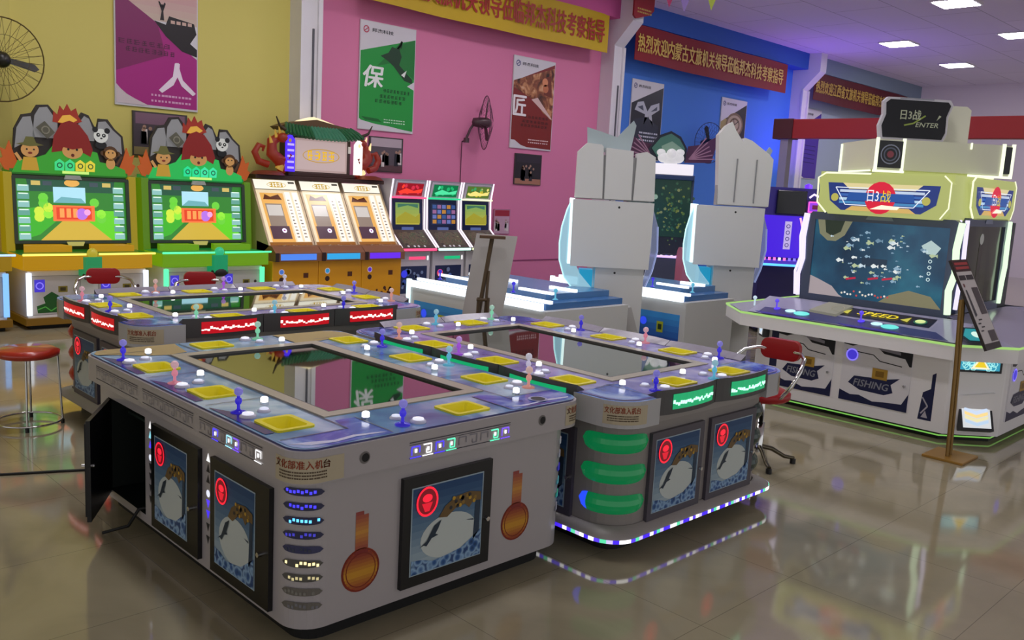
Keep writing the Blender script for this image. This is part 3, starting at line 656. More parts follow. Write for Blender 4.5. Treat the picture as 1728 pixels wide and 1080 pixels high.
def p_purple(pl, w, h):
    pl.poly([(.015, h*.1), (w*.4, .015), (w-.015, .015), (w-.015, h*.96), (.015, h*.7)], mt('#4a2fa0', .4), 2); pl.poly([(w*.35, h*.88), (w*.6, h*.72), (w*.7, h*.6), (w*.85, h*.58), (w*.8, h*.7), (w*.95, h*.76), (w*.8, h*.84), (w*.6, h*.8)], mt('#b9a8d8', .4), 3)
    for i in range(5): pl.line([(w*.15, h*(.48-.06*i)), (w*.85, h*(.47-.06*i))], .02, mt('#2c1c6c', .5), 3)
    hd(pl, w, h, '#404080')
poster('magenta poster showing a figure beside a dark bus, on the yellow wall', 2.76, 2.655, 1.11, 1.66, p_mag)
poster('green poster with one large white character, on the pink wall', 6.51, 2.655, 1.10, 1.68, p_green)
poster('dark red poster with craftsman hands photo, on the pink wall', 9.88, 2.59, 1.11, 1.67, p_red)
poster('black poster with a white ribbon bow on the blue wall', 13.37, 2.6, 1.11, 1.66, p_black)
poster('poster picturing a round wristwatch on the blue wall', 16.80, 2.57, 1.12, 1.67, p_watch)
poster('violet poster half hidden behind the red overhead banner', 20.66, 2.52, 1.12, 1.87, p_purple)
def photo(label, x0, z0, w, h, seed, cols, fr='#3a3430'):
    m = MB(); m.box(0, w, -.02, 0, 0, h, mt(fr, .5)); pl = Pl(m, (0, -.02, 0), (1, 0, 0), (0, 0, 1), .0015)
    pl.rect(.015, .015, w-.015, h-.015, mt(cols[0], .5), 1); R = random.Random(seed)
    pl.rect(.015, .015, w-.015, h*.2, mt(cols[3], .5), 2); pl.rect(w*.05, h*.72, w*.95, h-.02, mt(cols[1], .5), 2)
    for i in range(9):
        x = w*R.uniform(.1, .9); b = h*R.uniform(.12, .3); hh = h*R.uniform(.3, .45); pl.poly([(x-w*.06, b), (x+w*.06, b), (x+w*.05, b+hh*.8), (x-w*.05, b+hh*.8)], mt(R.choice(['#14141a', '#221c20', '#d8d0cc', '#1c1c28']), .5), 3); pl.disc(x, b+hh*.92, w*.035, mt('#a88470', .5), 4, n=8)
    o = m.build('photo', None); o.location = (x0, WY-.005, z0); tag(o, label, 'photo', 'framed group photos on the wall')
photo('dark framed group photo on the yellow wall under the magenta poster', 2.98, 2.02, .74, .58, 1, ['#4a4048', '#7d5c70', '#000', '#8a7a50'])
photo('framed group photo on the pink wall under the green poster', 6.74, 2.0, .68, .56, 2, ['#5a5058', '#b8a8b0', '#000', '#5a3c40'])
photo('framed dark photo on the pink wall under the dark red poster', 10.04, 1.92, .72, .58, 3, ['#1c1420', '#2a2030', '#000', '#a8745c'])
photo('small red topped framed picture low on the pink wall', 9.57, .98, .42, .47, 4, ['#c8a0b4', '#a02038', '#000', '#c8a0b4'], '#b06a88')

def banner(label, x0, x1, z0, z1, bg, fg, txt, tx0, tx1, tz0, tz1, y=8.765, sag=.03):
    m = MB(); N = 24; M_ = mt(bg, .6); d = .012
    def pt(x, t, yy=0): s = (x-x0)/(x1-x0); return (x, y+yy-.02*math.sin(s*17), z0+(z1-z0)*t-(sag*math.sin(PI*s)*(1-t) if True else 0))
    for i in range(N):
        a = x0+(x1-x0)*i/N; b = x0+(x1-x0)*(i+1)/N
        m.add([pt(a, 0), pt(b, 0), pt(b, 1), pt(a, 1)], [[0, 1, 2, 3]], M_, True); m.add([pt(a, 0, d), pt(a, 1, d), pt(b, 1, d), pt(b, 0, d)], [[0, 1, 2, 3]], M_, True)
        m.poly([pt(a, 1), pt(b, 1), pt(b, 1, d), pt(a, 1, d)], M_); m.poly([pt(a, 0), pt(a, 0, d), pt(b, 0, d), pt(b, 0)], M_)
    n = len(txt); cw = (tx1-tx0)/n; pl = Pl(m, (0, y-.028, 0), (1, 0, 0), (0, 0, 1))
    for i, ch in enumerate(txt): pl.text(ch, tx0+cw*i+cw*.05, tz0, cw*.9, tz1-tz0, mt(fg, .5), 1, .022)
    ORGb = V(((x0+x1)/2, y, z0))
    o = m.build('banner', None); o.data.transform(Matrix.Translation(-ORGb)); o.location = ORGb; return tag(o, label, 'banner', 'long hanging cloth banners')
banner('yellow banner with red lettering above the pink wall', 6.2, 12.02, 4.56, 5.27, '#c7a60e', '#a01808', '热烈欢迎文旅机关领导莅临邦杰科技考察指导', 6.35, 11.86, 4.72, 5.12)
banner('long red banner with gold lettering above the blue wall', 12.86, 19.0, 4.55, 5.24, '#86101c', '#d8b450', '热烈欢迎内蒙古文旅机关领导莅临邦杰科技考察指导', 12.9, 18.75, 4.72, 5.07)
banner('dark red banner with gold lettering on the far end bay', 20.42, 26.4, 4.55, 5.24, '#5c0c1c', '#c8a444', '热烈欢迎江西省文旅机关领导莅临邦杰科技考察指导', 20.45, 26.0, 4.74, 5.06)
def small_sign():
    t = thing('hanging_sign', 'small red sign with a rounded end hanging from the ceiling by the column', 'sign', (12.45, 8.3, 5.2))
    m = MB(); m.prism([(0, .05), (.08, 0), (.5, .12), (.62, .22), (.62, .62), (0, .62)], -.02, .02, mt('#8a1420', .5), fn=lambda a, b, z: (a-.31, -z, b-.0))
    pl = Pl(m, (-.31, -.021, 0), (1, 0, 0), (0, 0, 1)); pl.lines(.1, .12, .45, .12, mt('#b8a050', .5), 2, 2, .5, 8, 3); m.build('panel', t)
    m = MB(); m.box(-.31, -.30, -.005, .005, .6, .61, CHROME); m.tube([(-.2, 0, .6), (-.2, 0, ZC-5.2)], .004, CHROME, 6); m.tube([(.2, 0, .6), (.2, 0, ZC-5.2)], .004, CHROME, 6); m.build('hanger', t)
small_sign()
def pennants():
    pts = [(9.9, 6.15, 5.65), (10.1, 5.95, 5.05), (10.3, 5.8, 5.0), (10.6, 5.5, 5.05), (11.2, 5.0, 5.65)]
    m = MB(); m.tube(pts, .006, mt('#c8c8c8', .6), 5)
    for p, c in ((pts[1], '#a03058'), (pts[2], '#8f7ab0'), (pts[3], '#b8d048')):
        p = V(p); u = V((.7, -.7, 0)); n = V((.7, .7, 0))*.004
        for s in (-1, 1): q = [p-u*.09+n*s, p+u*.09+n*s, p+n*s+V((0, 0, -.25))]; m.poly(q if s < 0 else q[::-1], mt(c, .6))
    o = m.build('pennant_string', None); tag(o, 'string of small triangular pennants under the ceiling', 'pennants')
pennants()

def fan(label, loc, rz, tilt, pole=None, dark='#17150e', cage='#6b5a26'):
    t = thing('wall_fan', label, 'fan', loc, rz, 'round wall fans')
    R = .46; K = mt(dark, .4); G = mt(cage, .4, .4); Mx = Matrix.Rotation(tilt, 4, 'X')
    m = MB(M=Mx); m.tube([(R*math.cos(2*PI*i/36), -.02, R*math.sin(2*PI*i/36)) for i in range(36)], .008, G, 6, True)
    for i in range(28):
        a = 2*PI*i/28
        for dy, top in ((-.09, -.15), (.05, .1)): m.tube([(.08*math.cos(a), top, .08*math.sin(a)), (R*.6*math.cos(a), dy, R*.6*math.sin(a)), (R*math.cos(a), -.02, R*math.sin(a))], .0022, G, 4)
    m.tube([(R*.6*math.cos(2*PI*i/24), -.085, R*.6*math.sin(2*PI*i/24)) for i in range(24)], .003, G, 5, True); m.build('cage', t)
    for k in range(3):
        a = .12+2*PI*k/3; m = MB(M=Mx @ Matrix.Rotation(a, 4, 'Y')); pts = [(.06, -.02), (.36, -.05), (.41, -.01), (.36, .035), (.07, .04)]
        m.prism(pts, -.006, .006, K, fn=lambda x, y, z: (x, z-.02+y*.4, y)); m.build('blade', t)
    m = MB(M=Mx @ Matrix.Rotation(PI/2, 4, 'X')); m.lathe([(.0005, .13), (.06, .12), (.09, .06), (.09, -.08), (.07, -.2), (.0005, -.22)], K, n=16); m.build('motor', t)
    m = MB(); m.tube([(0, .16, 0), (0, .24, -.12), (0, .3, -.28)], .022, K, 8); m.tube([(0, .3, -.28), (0, .3, -.36)], .05, K, 10)
    if pole: m.tube([(0, .3, -.3), pole], .014, K, 6)
    m.build('bracket', t)
fan('large dark wall fan on the yellow wall at the left edge', (1.28, 8.55, 2.98), .1, .12, (0, .42, -.5), '#17150e', '#5c4c1c')
fan('round wall fan on the pink wall seen almost edge on', (8.92, 8.85, 2.95), 1.02, 0, (.1, .35, -.34), '#4a3038', '#6b4458')
fan('round wall fan on the blue wall', (15.9, 8.85, 3.1), -.2, 0, (0, .36, -.34), '#101428', '#24305c')
def cord(name, label, pts, r=.008, c='#6e3c54'):
    m = MB(); m.tube(pts, r, mt(c, .6), 6); tag(m.build(name, None), label, 'cord')
cord('cable', 'thin cord running down the pink wall below the fan', [(8.72, WY-.012, 2.62), (8.72, WY-.012, 1.0)])
cord('floor_cable', 'thin black cable lying on the floor at the left', [(-1.6, 3.55, .008), (-.3, 2.93, .008), (.0, 2.80, .008), (.3, 2.66, .008)], .008, '#101010')
cord('black_cable', 'short black lead hanging out of the open compartment', [(.30, 1.52, .14), (.1, 1.55, .145), (.02, 1.56, .145), (-.02, 1.6, .05), (-.12, 1.68, .01)], .009, '#0a0a0a')

# ------------------------------------------------------------------ cabinets along the yellow and pink wall
def game_screen(pl, w, h, e=1.05):
    """a bright cartoon garden game on a screen"""
    g = lambda c, k=1: mt(c, .2, 0, e*k)
    pl.rect(0, 0, w, h, g('#2f7a2a'), 1); pl.poly([(w*.2, 0), (w*.86, 0), (w*.62, h*.35), (w*.42, h*.35)], g('#c8a83a'), 2)
    pl.poly([(w*.62, h*.35), (w*.86, 0), (w*.98, 0), (w*.9, h*.5), (w*.7, h*.5)], g('#5fc822'), 2); pl.poly([(w*.02, 0), (w*.2, h*.1), (w*.4, h*.4), (w*.2, h*.55), (.02*w, h*.5)], g('#3aa826'), 2)
    pl.poly([(.12*w, h*.8), (w*.88, h*.8), (w*.9, h), (w*.1, h)], g('#22503a'), 3); pl.rect(w*.33, h*.62, w*.62, h*.88, g('#a8d8e8'), 4); pl.poly([(w*.33, h*.62), (w*.62, h*.62), (w*.58, h*.70), (w*.4, h*.72)], g('#6aa8b0'), 5)
    R = random.Random(2)
    for i in range(9): pl.disc(w*R.choice([.2, .24, .28, .7, .76, .8]), h*R.uniform(.35, .7), w*.045, g(R.choice(['#8fe03a', '#c8e040', '#68c83a'])), 4, n=10)
    pl.rect(w*.32, h*.32, w*.70, h*.58, g('#f0703a'), 5); pl.rect(w*.35, h*.35, w*.67, h*.55, g('#d8401e'), 6); pl.disc(w*.58, h*.44, w*.055, g('#b070e0'), 7); pl.disc(w*.63, h*.47, w*.03, g('#e8a0d8'), 8)
    for i in range(3): pl.rect(w*(.38+.06*i), h*.38, w*(.42+.06*i), h*.53, g('#ff9a50'), 7)
    for x in (.02, .88):
        for i in range(7): pl.rect(w*x, h*(.02+.13*i), w*(x+.1), h*(.12+.13*i), g('#5f9a8c' if i % 2 else '#86b8b4'), 6); pl.rect(w*(x+.01), h*(.10+.13*i), w*(x+.09), h*(.12+.13*i), g('#d8f0e0'), 7)
    for x in (.14, .24, .66, .78): pl.rect(w*x, h*.9, w*(x+.08), h*.97, g('#3c4a52' if x in (.24, .66) else '#c8b060'), 6)
    pl.disc(w*.5, h*.95, w*.07, g('#e0a850'), 7, h*.06)
def jungle_topper(mb, w, y, z0, glow):
    """cut-out board: grey rocks, a small fire, a long haired figure, a panda, a monkey and flames; all flat boards with thickness"""
    def cut(pts, m, d0, d1, side=None): mb.prism(pts, d0, d1, m, side, fn=lambda a, b, z: (a, y-z, z0+b))
    K = mt('#2a2420', .5); rock = mt('#dcdcde', .5, 0, .12); h = w*.62  # rocks glow faintly, brightness put in because the board sits in shade
    def S(l): return [(w*a-w/2, w*b) for a, b in l]
    cut(S([(.02, 0), (.98, 0), (.97, .2), (.95, .36), (.88, .42), (.82, .5), (.74, .5), (.72, .4), (.66, .52), (.60, .54), (.54, .45), (.5, .48), (.44, .44), (.38, .52), (.33, .58), (.24, .57), (.20, .5), (.12, .48), (.06, .36), (.05, .2)]), K, -.03, 0)
    for l in ([(.06, .2), (.08, .37), (.13, .46), (.19, .47), (.22, .3)], [(.2, .3), (.22, .48), (.26, .55), (.32, .56), (.4, .44), (.4, .3)], [(.56, .3), (.57, .44), (.62, .51), (.66, .49), (.70, .38), (.7, .3)], [(.72, .3), (.74, .47), (.8, .48), (.86, .41), (.93, .35), (.94, .2)]): cut(S(l), rock, 0, .01)
    fl = mt('#d2601c', .5, 0, .45)
    cut(S([(.36, .44), (.37, .53), (.40, .50), (.42, .58), (.45, .54), (.48, .60), (.51, .54), (.55, .57), (.57, .5), (.6, .46), (.5, .42)]), mt('#b8321a', .5, 0, .35), 0, .02); cut(S([(.40, .44), (.44, .50), (.5, .51), (.56, .47), (.5, .43)]), mt('#e8b040', .5, 0, .6), .02, .025)
    for s in (0, 1):
        q = [(-.02, .02), (-.06, .10), (-.03, .12), (-.05, .2), (-.01, .18), (.02, .26), (.05, .16), (.09, .06), (.06, .0)]; q = [(1-a if s else a, b) for a, b in q]
        if s: q.reverse()
        cut(S(q), fl, -.01, .012)
    gr = mt(glow[0], .4, 0, .95); cut(S([(.03, 0), (.97, 0), (.96, .06), (.86, .10), (.74, .12), (.72, .2), (.62, .22), (.5, .24), (.36, .24), (.3, .16), (.2, .12), (.08, .10)]), gr, .0, .03)
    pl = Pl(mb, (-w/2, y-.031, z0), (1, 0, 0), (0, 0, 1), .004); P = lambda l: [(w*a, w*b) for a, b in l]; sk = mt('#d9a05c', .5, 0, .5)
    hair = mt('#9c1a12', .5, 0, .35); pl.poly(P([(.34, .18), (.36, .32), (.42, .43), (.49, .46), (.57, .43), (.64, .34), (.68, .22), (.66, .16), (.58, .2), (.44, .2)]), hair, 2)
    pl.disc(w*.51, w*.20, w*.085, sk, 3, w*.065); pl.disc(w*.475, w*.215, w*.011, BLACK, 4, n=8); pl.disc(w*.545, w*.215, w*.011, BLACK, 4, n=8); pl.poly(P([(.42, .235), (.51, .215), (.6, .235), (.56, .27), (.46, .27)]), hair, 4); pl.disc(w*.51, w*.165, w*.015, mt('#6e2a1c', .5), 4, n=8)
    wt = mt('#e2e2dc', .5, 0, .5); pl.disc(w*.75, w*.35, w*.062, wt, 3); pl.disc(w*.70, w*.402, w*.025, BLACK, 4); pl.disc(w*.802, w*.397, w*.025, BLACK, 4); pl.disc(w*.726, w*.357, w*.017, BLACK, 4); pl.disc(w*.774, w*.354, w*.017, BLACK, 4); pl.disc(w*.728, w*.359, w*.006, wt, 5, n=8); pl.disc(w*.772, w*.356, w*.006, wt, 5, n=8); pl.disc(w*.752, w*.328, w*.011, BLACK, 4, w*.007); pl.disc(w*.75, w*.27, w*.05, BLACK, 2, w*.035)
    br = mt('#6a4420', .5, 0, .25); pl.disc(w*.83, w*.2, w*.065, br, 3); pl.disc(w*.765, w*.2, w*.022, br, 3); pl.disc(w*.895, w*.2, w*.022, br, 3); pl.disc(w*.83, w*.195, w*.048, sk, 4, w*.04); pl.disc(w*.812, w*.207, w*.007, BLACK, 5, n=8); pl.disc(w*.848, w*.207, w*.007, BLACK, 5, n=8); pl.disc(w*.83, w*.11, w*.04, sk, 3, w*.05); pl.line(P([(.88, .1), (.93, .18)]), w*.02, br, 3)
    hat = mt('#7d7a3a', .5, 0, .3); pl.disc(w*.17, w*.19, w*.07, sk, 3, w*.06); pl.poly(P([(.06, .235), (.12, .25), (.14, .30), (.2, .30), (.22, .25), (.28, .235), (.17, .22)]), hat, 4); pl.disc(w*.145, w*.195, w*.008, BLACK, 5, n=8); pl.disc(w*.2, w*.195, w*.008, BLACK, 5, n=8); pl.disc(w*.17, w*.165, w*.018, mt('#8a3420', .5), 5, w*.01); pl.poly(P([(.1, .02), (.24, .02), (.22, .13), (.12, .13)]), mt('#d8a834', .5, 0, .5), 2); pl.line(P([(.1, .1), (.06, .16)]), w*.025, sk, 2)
    pl.poly(P([(.22, .38), (.29, .44), (.37, .35), (.31, .29)]), mt('#5c5a4a', .5), 4); pl.ring(w*.295, w*.365, w*.035, w*.01, mt('#8a8874', .5), 5, n=10)
    for i, c in enumerate((glow[1], glow[1], glow[2], glow[2])): x = .36+.085*i; pl.poly(P([(x, .03), (x+.075, .03), (x+.08, .1), (x+.04, .13), (x, .1)]), mt(c, .4, 0, .9), 5); pl.ring(w*(x+.04), w*.075, w*.024, w*.009, mt('#1e6a3c', .5), 6, n=10)
    pl.rect(w*.42, w*.005, w*.64, w*.028, mt('#c8f07a', .4, 0, .9), 6)
def kid_cabinet(x, label, band, glow, led, post):
    ORG[0] = (0, 0, 0); w = 1.48
    t = thing('arcade_cabinet', label, 'arcade machine', (x, 7.85, 0), 0, 'cartoon shooting cabinets on the left')
    wh = mt('#efedea', .4); bnd = mt(band, .35, 0, .5); L_ = E(led, 1.5)
    m = MB(); m.box(-w/2+.08, w/2-.08, .06, 1.15, .12, .66, wh)
    for sx in (-1, 1):
        c = sx*.36; pl = Pl(m, (c-.26, .06, .16), (1, 0, 0), (0, 0, 1)); pl.rect(0, 0, .52, .44, mt('#c6c2be', .4), 1); pl.line([(0, 0), (.52, 0), (.52, .44), (0, .44), (0, 0)], .006, mt('#8e8a86', .5), 2)
        pl.rect(.03, .26, .14, .40, mt('#4a3cd8', .4, 0, .7), 2); pl.ring(.085, .33, .042, .012, mt('#8f80ff', .4, 0, .9), 3); pl.rect(.28, .25, .38, .32, mt('#8a7d20', .5), 2); pl.rect(.30, .265, .36, .305, mt('#40340c', .5), 3)
        pl.disc(.46, .29, .02, mt('#4a3030', .4), 2); pl.poly([(.06, .02), (.34, .02), (.36, .1), (.27, .13), (.3, .2), (.21, .26), (.12, .2), (.14, .13), (.05, .1)], mt('#1c5a1e', .5), 2); pl.line([(.06, .06), (.14, .09), (.2, .04), (.28, .09), (.34, .05)], .012, mt('#60c850', .5), 3)
    m.build('body', t, .01)
    m = MB(); m.prism([(-w/2+.04, 0), (w/2-.04, 0), (w/2-.04, 1.15), (-w/2+.04, 1.15)], .05, .13, mt('#c08a1a', .4, 0, .08)); m.build('base_trim', t, .01)
    m = MB(); m.box(-w/2+.1, w/2-.1, .08, 1.1, 0, .05, DARK); m.build('plinth', t)
    for sx in (-1, 1):
        m = MB(); a = sx*(w/2-.09); m.prism([(a-.025, .02), (a+.025, .02), (a+.025, .06), (a-.025, .06)], .16, .64, E(post, 1.2)); m.build('light_post', t)
    m = MB()
    for sx in (-1, 1):
        c = sx*w/4; m.prism([(c-w/4+.01, -.04), (c-.3*sx*0+w/4-.05, -.06), (c+w/4-.02, .1), (c+w/4-.02, .75), (c-w/4+.01, .75)], .68, .84, bnd)
    m.build('counter', t, .015)
    m = MB(); m.tube([(-w/2+.01, -.05, .85), (-.07, -.065, .85)], .012, L_, 6); m.tube([(.07, -.065, .85), (w/2-.01, -.05, .85)], .012, L_, 6); m.box(-w/2+.02, w/2-.02, -.02, .7, .84, .846, mt(glow[0], .3, 0, .25)); m.build('light_strip', t)
    m = MB()
    for sx in (-1, 1): m.prism([(sx*.36-.26, .3), (sx*.36+.26, .3), (sx*.36+.2, .52), (sx*.36-.2, .52)], .846, .92, bnd)
    m.build('gun_rest', t, .01)
    m = MB(); m.prism([(-.09, -.10), (.09, -.10), (.13, .02), (.07, .12), (-.07, .12), (-.13, .02)], .60, .82, mt(glow[1], .5, 0, .25)); m.ball((0, -.06, .60), .10, mt('#1c1210', .6), 10, 1.2, .6, .6); m.ball((0, -.05, .86), .06, mt(glow[2], .4, 0, .5), 10); m.build('creature_head', t)
    m = MB(); sd = [(.5, .84), (.56, 1.74), (1.15, 1.74), (1.15, .66), (.5, .66)]; sc = mt({'#d8a010': '#e4c81c'}.get(band, band), .4, 0, .25)  # side colour glows faintly, brightness put in where the housing is shaded
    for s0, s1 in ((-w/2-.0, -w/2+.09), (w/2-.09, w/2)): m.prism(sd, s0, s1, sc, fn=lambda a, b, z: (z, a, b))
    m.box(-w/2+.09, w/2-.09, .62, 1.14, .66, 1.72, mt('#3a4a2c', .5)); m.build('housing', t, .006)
    m = MB(); f = lambda a, b, z: (a, .52+.07*(b-.93)/.8-z, b); fo = [(-.655, .93), (.655, .93), (.655, 1.71), (-.655, 1.71)]
    m.prism(fo, 0, .03, mt('#2c3a2a', .3), fn=f, holes=[[(-.615, .965), (.615, .965), (.615, 1.67), (-.615, 1.67)]]); m.prism([(-.1, 1.68), (.1, 1.68), (.08, 1.73), (-.08, 1.73)], .03, .05, mt('#a0a49c', .3), fn=f); m.prism([(-.08, .90), (.08, .90), (.1, .95), (-.1, .95)], .03, .05, mt('#d8d070', .3, 0, .5), fn=f); fr = m.build('screen_frame', t)
    m = MB(); v = V((0, .0875, 1)).normalized(); game_screen(Pl(m, (-.62, .535, .96), (1, 0, 0), v), 1.24, .715); m.box(-.6, .6, .60, .62, .98, 1.65, BLACK); m.build('screen', t)
    m = MB(); m.box(-.66, .66, .60, .9, 1.72, 1.78, mt(glow[0], .4, 0, .35)); jungle_topper(m, 1.36, .62, 1.74, glow); m.box(-.3, .3, .65, .68, 1.74, 2.3, BLACK); m.build('topper', t)
kid_cabinet(.44, 'cartoon shooting cabinet at the left edge of the picture with blue lit edges', '#b08a18', ('#3a8a3a', '#9ad04a', '#d8c850'), '#a8c8ff', '#7fb8ff')
kid_cabinet(1.97, 'cartoon shooting cabinet with yellow lit counter and a stone and panda topper', '#d8a010', ('#2f8a24', '#3ad080', '#d8c838'), '#ffe860', '#e8f0ff')
kid_cabinet(3.52, 'cartoon shooting cabinet with bright green lit counter and a stone and panda topper', '#7db814', ('#20a84a', '#20d890', '#3ae0a0'), '#50ffa0', '#60ffb0')

GOLD = mt('#eeac16', .4); GOLDB = mt('#c9992c', .3, .3)
def gold_cabinet(x, label, led, first):
    ORG[0] = (0, 0, 0); w = .72
    t = thing('arcade_cabinet', label, 'arcade machine', (x, 7.9, 0), 0, 'gold slant fronted cabinets under the temple roof')
    m = MB(); m.box(-w/2, w/2, .06, .93, .08, .70, GOLD); pl = Pl(m, (-w/2, .06, .08), (1, 0, 0), (0, 0, 1)); K = mt('#4a1e0a', .5)
    pl.rect(w*.02, .02, w*.98, .60, mt('#e4a012', .4), 1); R = random.Random(4)
    for i in range(12): a = R.uniform(.2, .55); pl.disc(a, .10+.13*R.random()*(1-abs(a-.37)*2), R.uniform(.015, .03), K, 2, n=7)
    pl.poly([(.12, .05), (.3, .1), (.45, .06), (.6, .13), (.5, .03), (.2, .02)], K, 2); pl.rect(.48, .38, .56, .45, mt('#5a2a0c', .5), 2); pl.disc(.14, .36, .038, mt('#3a1a0a', .5), 2); pl.disc(.14, .47, .042, mt(led, .4, 0, .5), 2); pl.ring(.14, .47, .042, .01, mt('#e8d8e8', .4, 0, .5), 3)
    m.build('body', t, .008)
    m = MB(); m.box(-w/2, w/2, .1, .93, 0, .08, DARK); m.build('plinth', t)
    m = MB(); m.prism([(-.02, .70), (-.02, .82), (.08, .90), (.5, .95), (.5, .70)], -w/2, w/2, mt('#8a5a3c', .4), fn=lambda a, b, z: (z, a, b)); pl = Pl(m, (-w/2, -.02, .7), (1, 0, 0), (0, 0, 1)); pl.rect(.08, .02, w-.08, .105, mt(led, .3, 0, .9), 1); pl.rect(0, -.0, .06, .12, mt('#2a1410', .5), 2)
    pl = Pl(m, (-w/2, .08, .90), (1, 0, 0), V((0, .42, .05))); R = random.Random(8)
    for i in range(26): pl.disc(R.uniform(.06, w-.06), R.uniform(.03, .16), .016, mt(R.choice(['#d8b8a0', '#6a3a24', '#e8dcd0', '#a07050']), .3), 2, n=8)
    m.build('counter', t, .006)
    # slanted glass front with lit reels behind
    sd = [(.16, .90), (.70, 1.80), (.93, 1.80), (.93, .70), (.5, .70)]; m = MB()
    for s0, s1 in ((-w/2, -w/2+.03), (w/2-.03, w/2)): m.prism(sd, s0, s1, mt('#cdb690', .35, .3), fn=lambda a, b, z: (z, a, b))
    m.box(-w/2+.03, w/2-.03, .80, .92, .8, 1.6, mt('#6a4a24', .5)); m.build('housing', t, .004)
    v = V((0, .54, .90)).normalized(); ln = math.hypot(.54, .9); m = MB(); pl = Pl(m, (-w/2+.03, .17, .905), (1, 0, 0), v); W2 = w-.06; g = lambda c, e=.7: mt(c, .2, 0, e)
    m.prism([(0, 0), (W2, 0), (W2, ln-.02), (0, ln-.02)], -.03, 0, mt('#40301c', .5), fn=lambda a, b, z: pl.P(a, b)+pl.n*z)
    pl.rect(0, 0, W2, ln*.83, g('#ecd8b4', .95), 1); pl.rect(.05, .05, W2*.62, ln*.78, g('#f0b45c', .85), 2); pl.rect(.09, .30, W2*.52, ln*.62, g('#a08c7c', .7), 3); pl.rect(.105, ln*.44, W2*.5, ln*.60, g('#d8d0c8', .8), 4); pl.rect(.07, .10, W2*.56, .30, g('#6a4a58', .45), 3)
    pl.disc(W2*.42, .23, .036, g('#f0e8ff', 1.3), 5); pl.disc(W2*.42, .23, .015, g('#a03c90', .7), 6, n=8); pl.poly([(.08, ln*.68), (W2*.56, ln*.68), (W2*.5, ln*.76), (W2*.3, ln*.72), (.12, ln*.76)], g('#7a3c14', .4), 4)
    for a in (W2*.66, W2*.84): pl.rect(a, .06, a+.085, ln*.80, g('#f8f0e4', 1.0), 3); pl.lines(a+.02, .12, .04, ln*.6, g('#8a7460', .3), 4, 12, .4, 2, 5)
    pl.rect(0, .0, W2, .05, g('#a86a24', .6), 4)
    pl.rect(-.0, ln*.84, W2, ln-.02, g('#fff8e8', 1.0), 2); pl.scrawl(W2*.36, ln*.87, W2*.34, ln*.075, g('#c8a014', .9), 4, 4); pl.ring(W2*.53, ln*.905, .15, .008, g('#d8b848', .8), 3, .045); pl.rect(W2*.82, ln*.93, W2*.97, ln*.96, g('#8a8478', .3), 3)
    m.build('glass_front', t)
gold_cabinet(4.72, 'leftmost gold slant fronted cabinet beside the green lit cabinet, blue light bar', '#5088f0', True)
gold_cabinet(5.45, 'middle gold slant fronted cabinet with a light blue bar', '#30a8e8', False)
gold_cabinet(6.18, 'rightmost gold slant fronted cabinet with a violet light bar', '#6a2cf0', False)
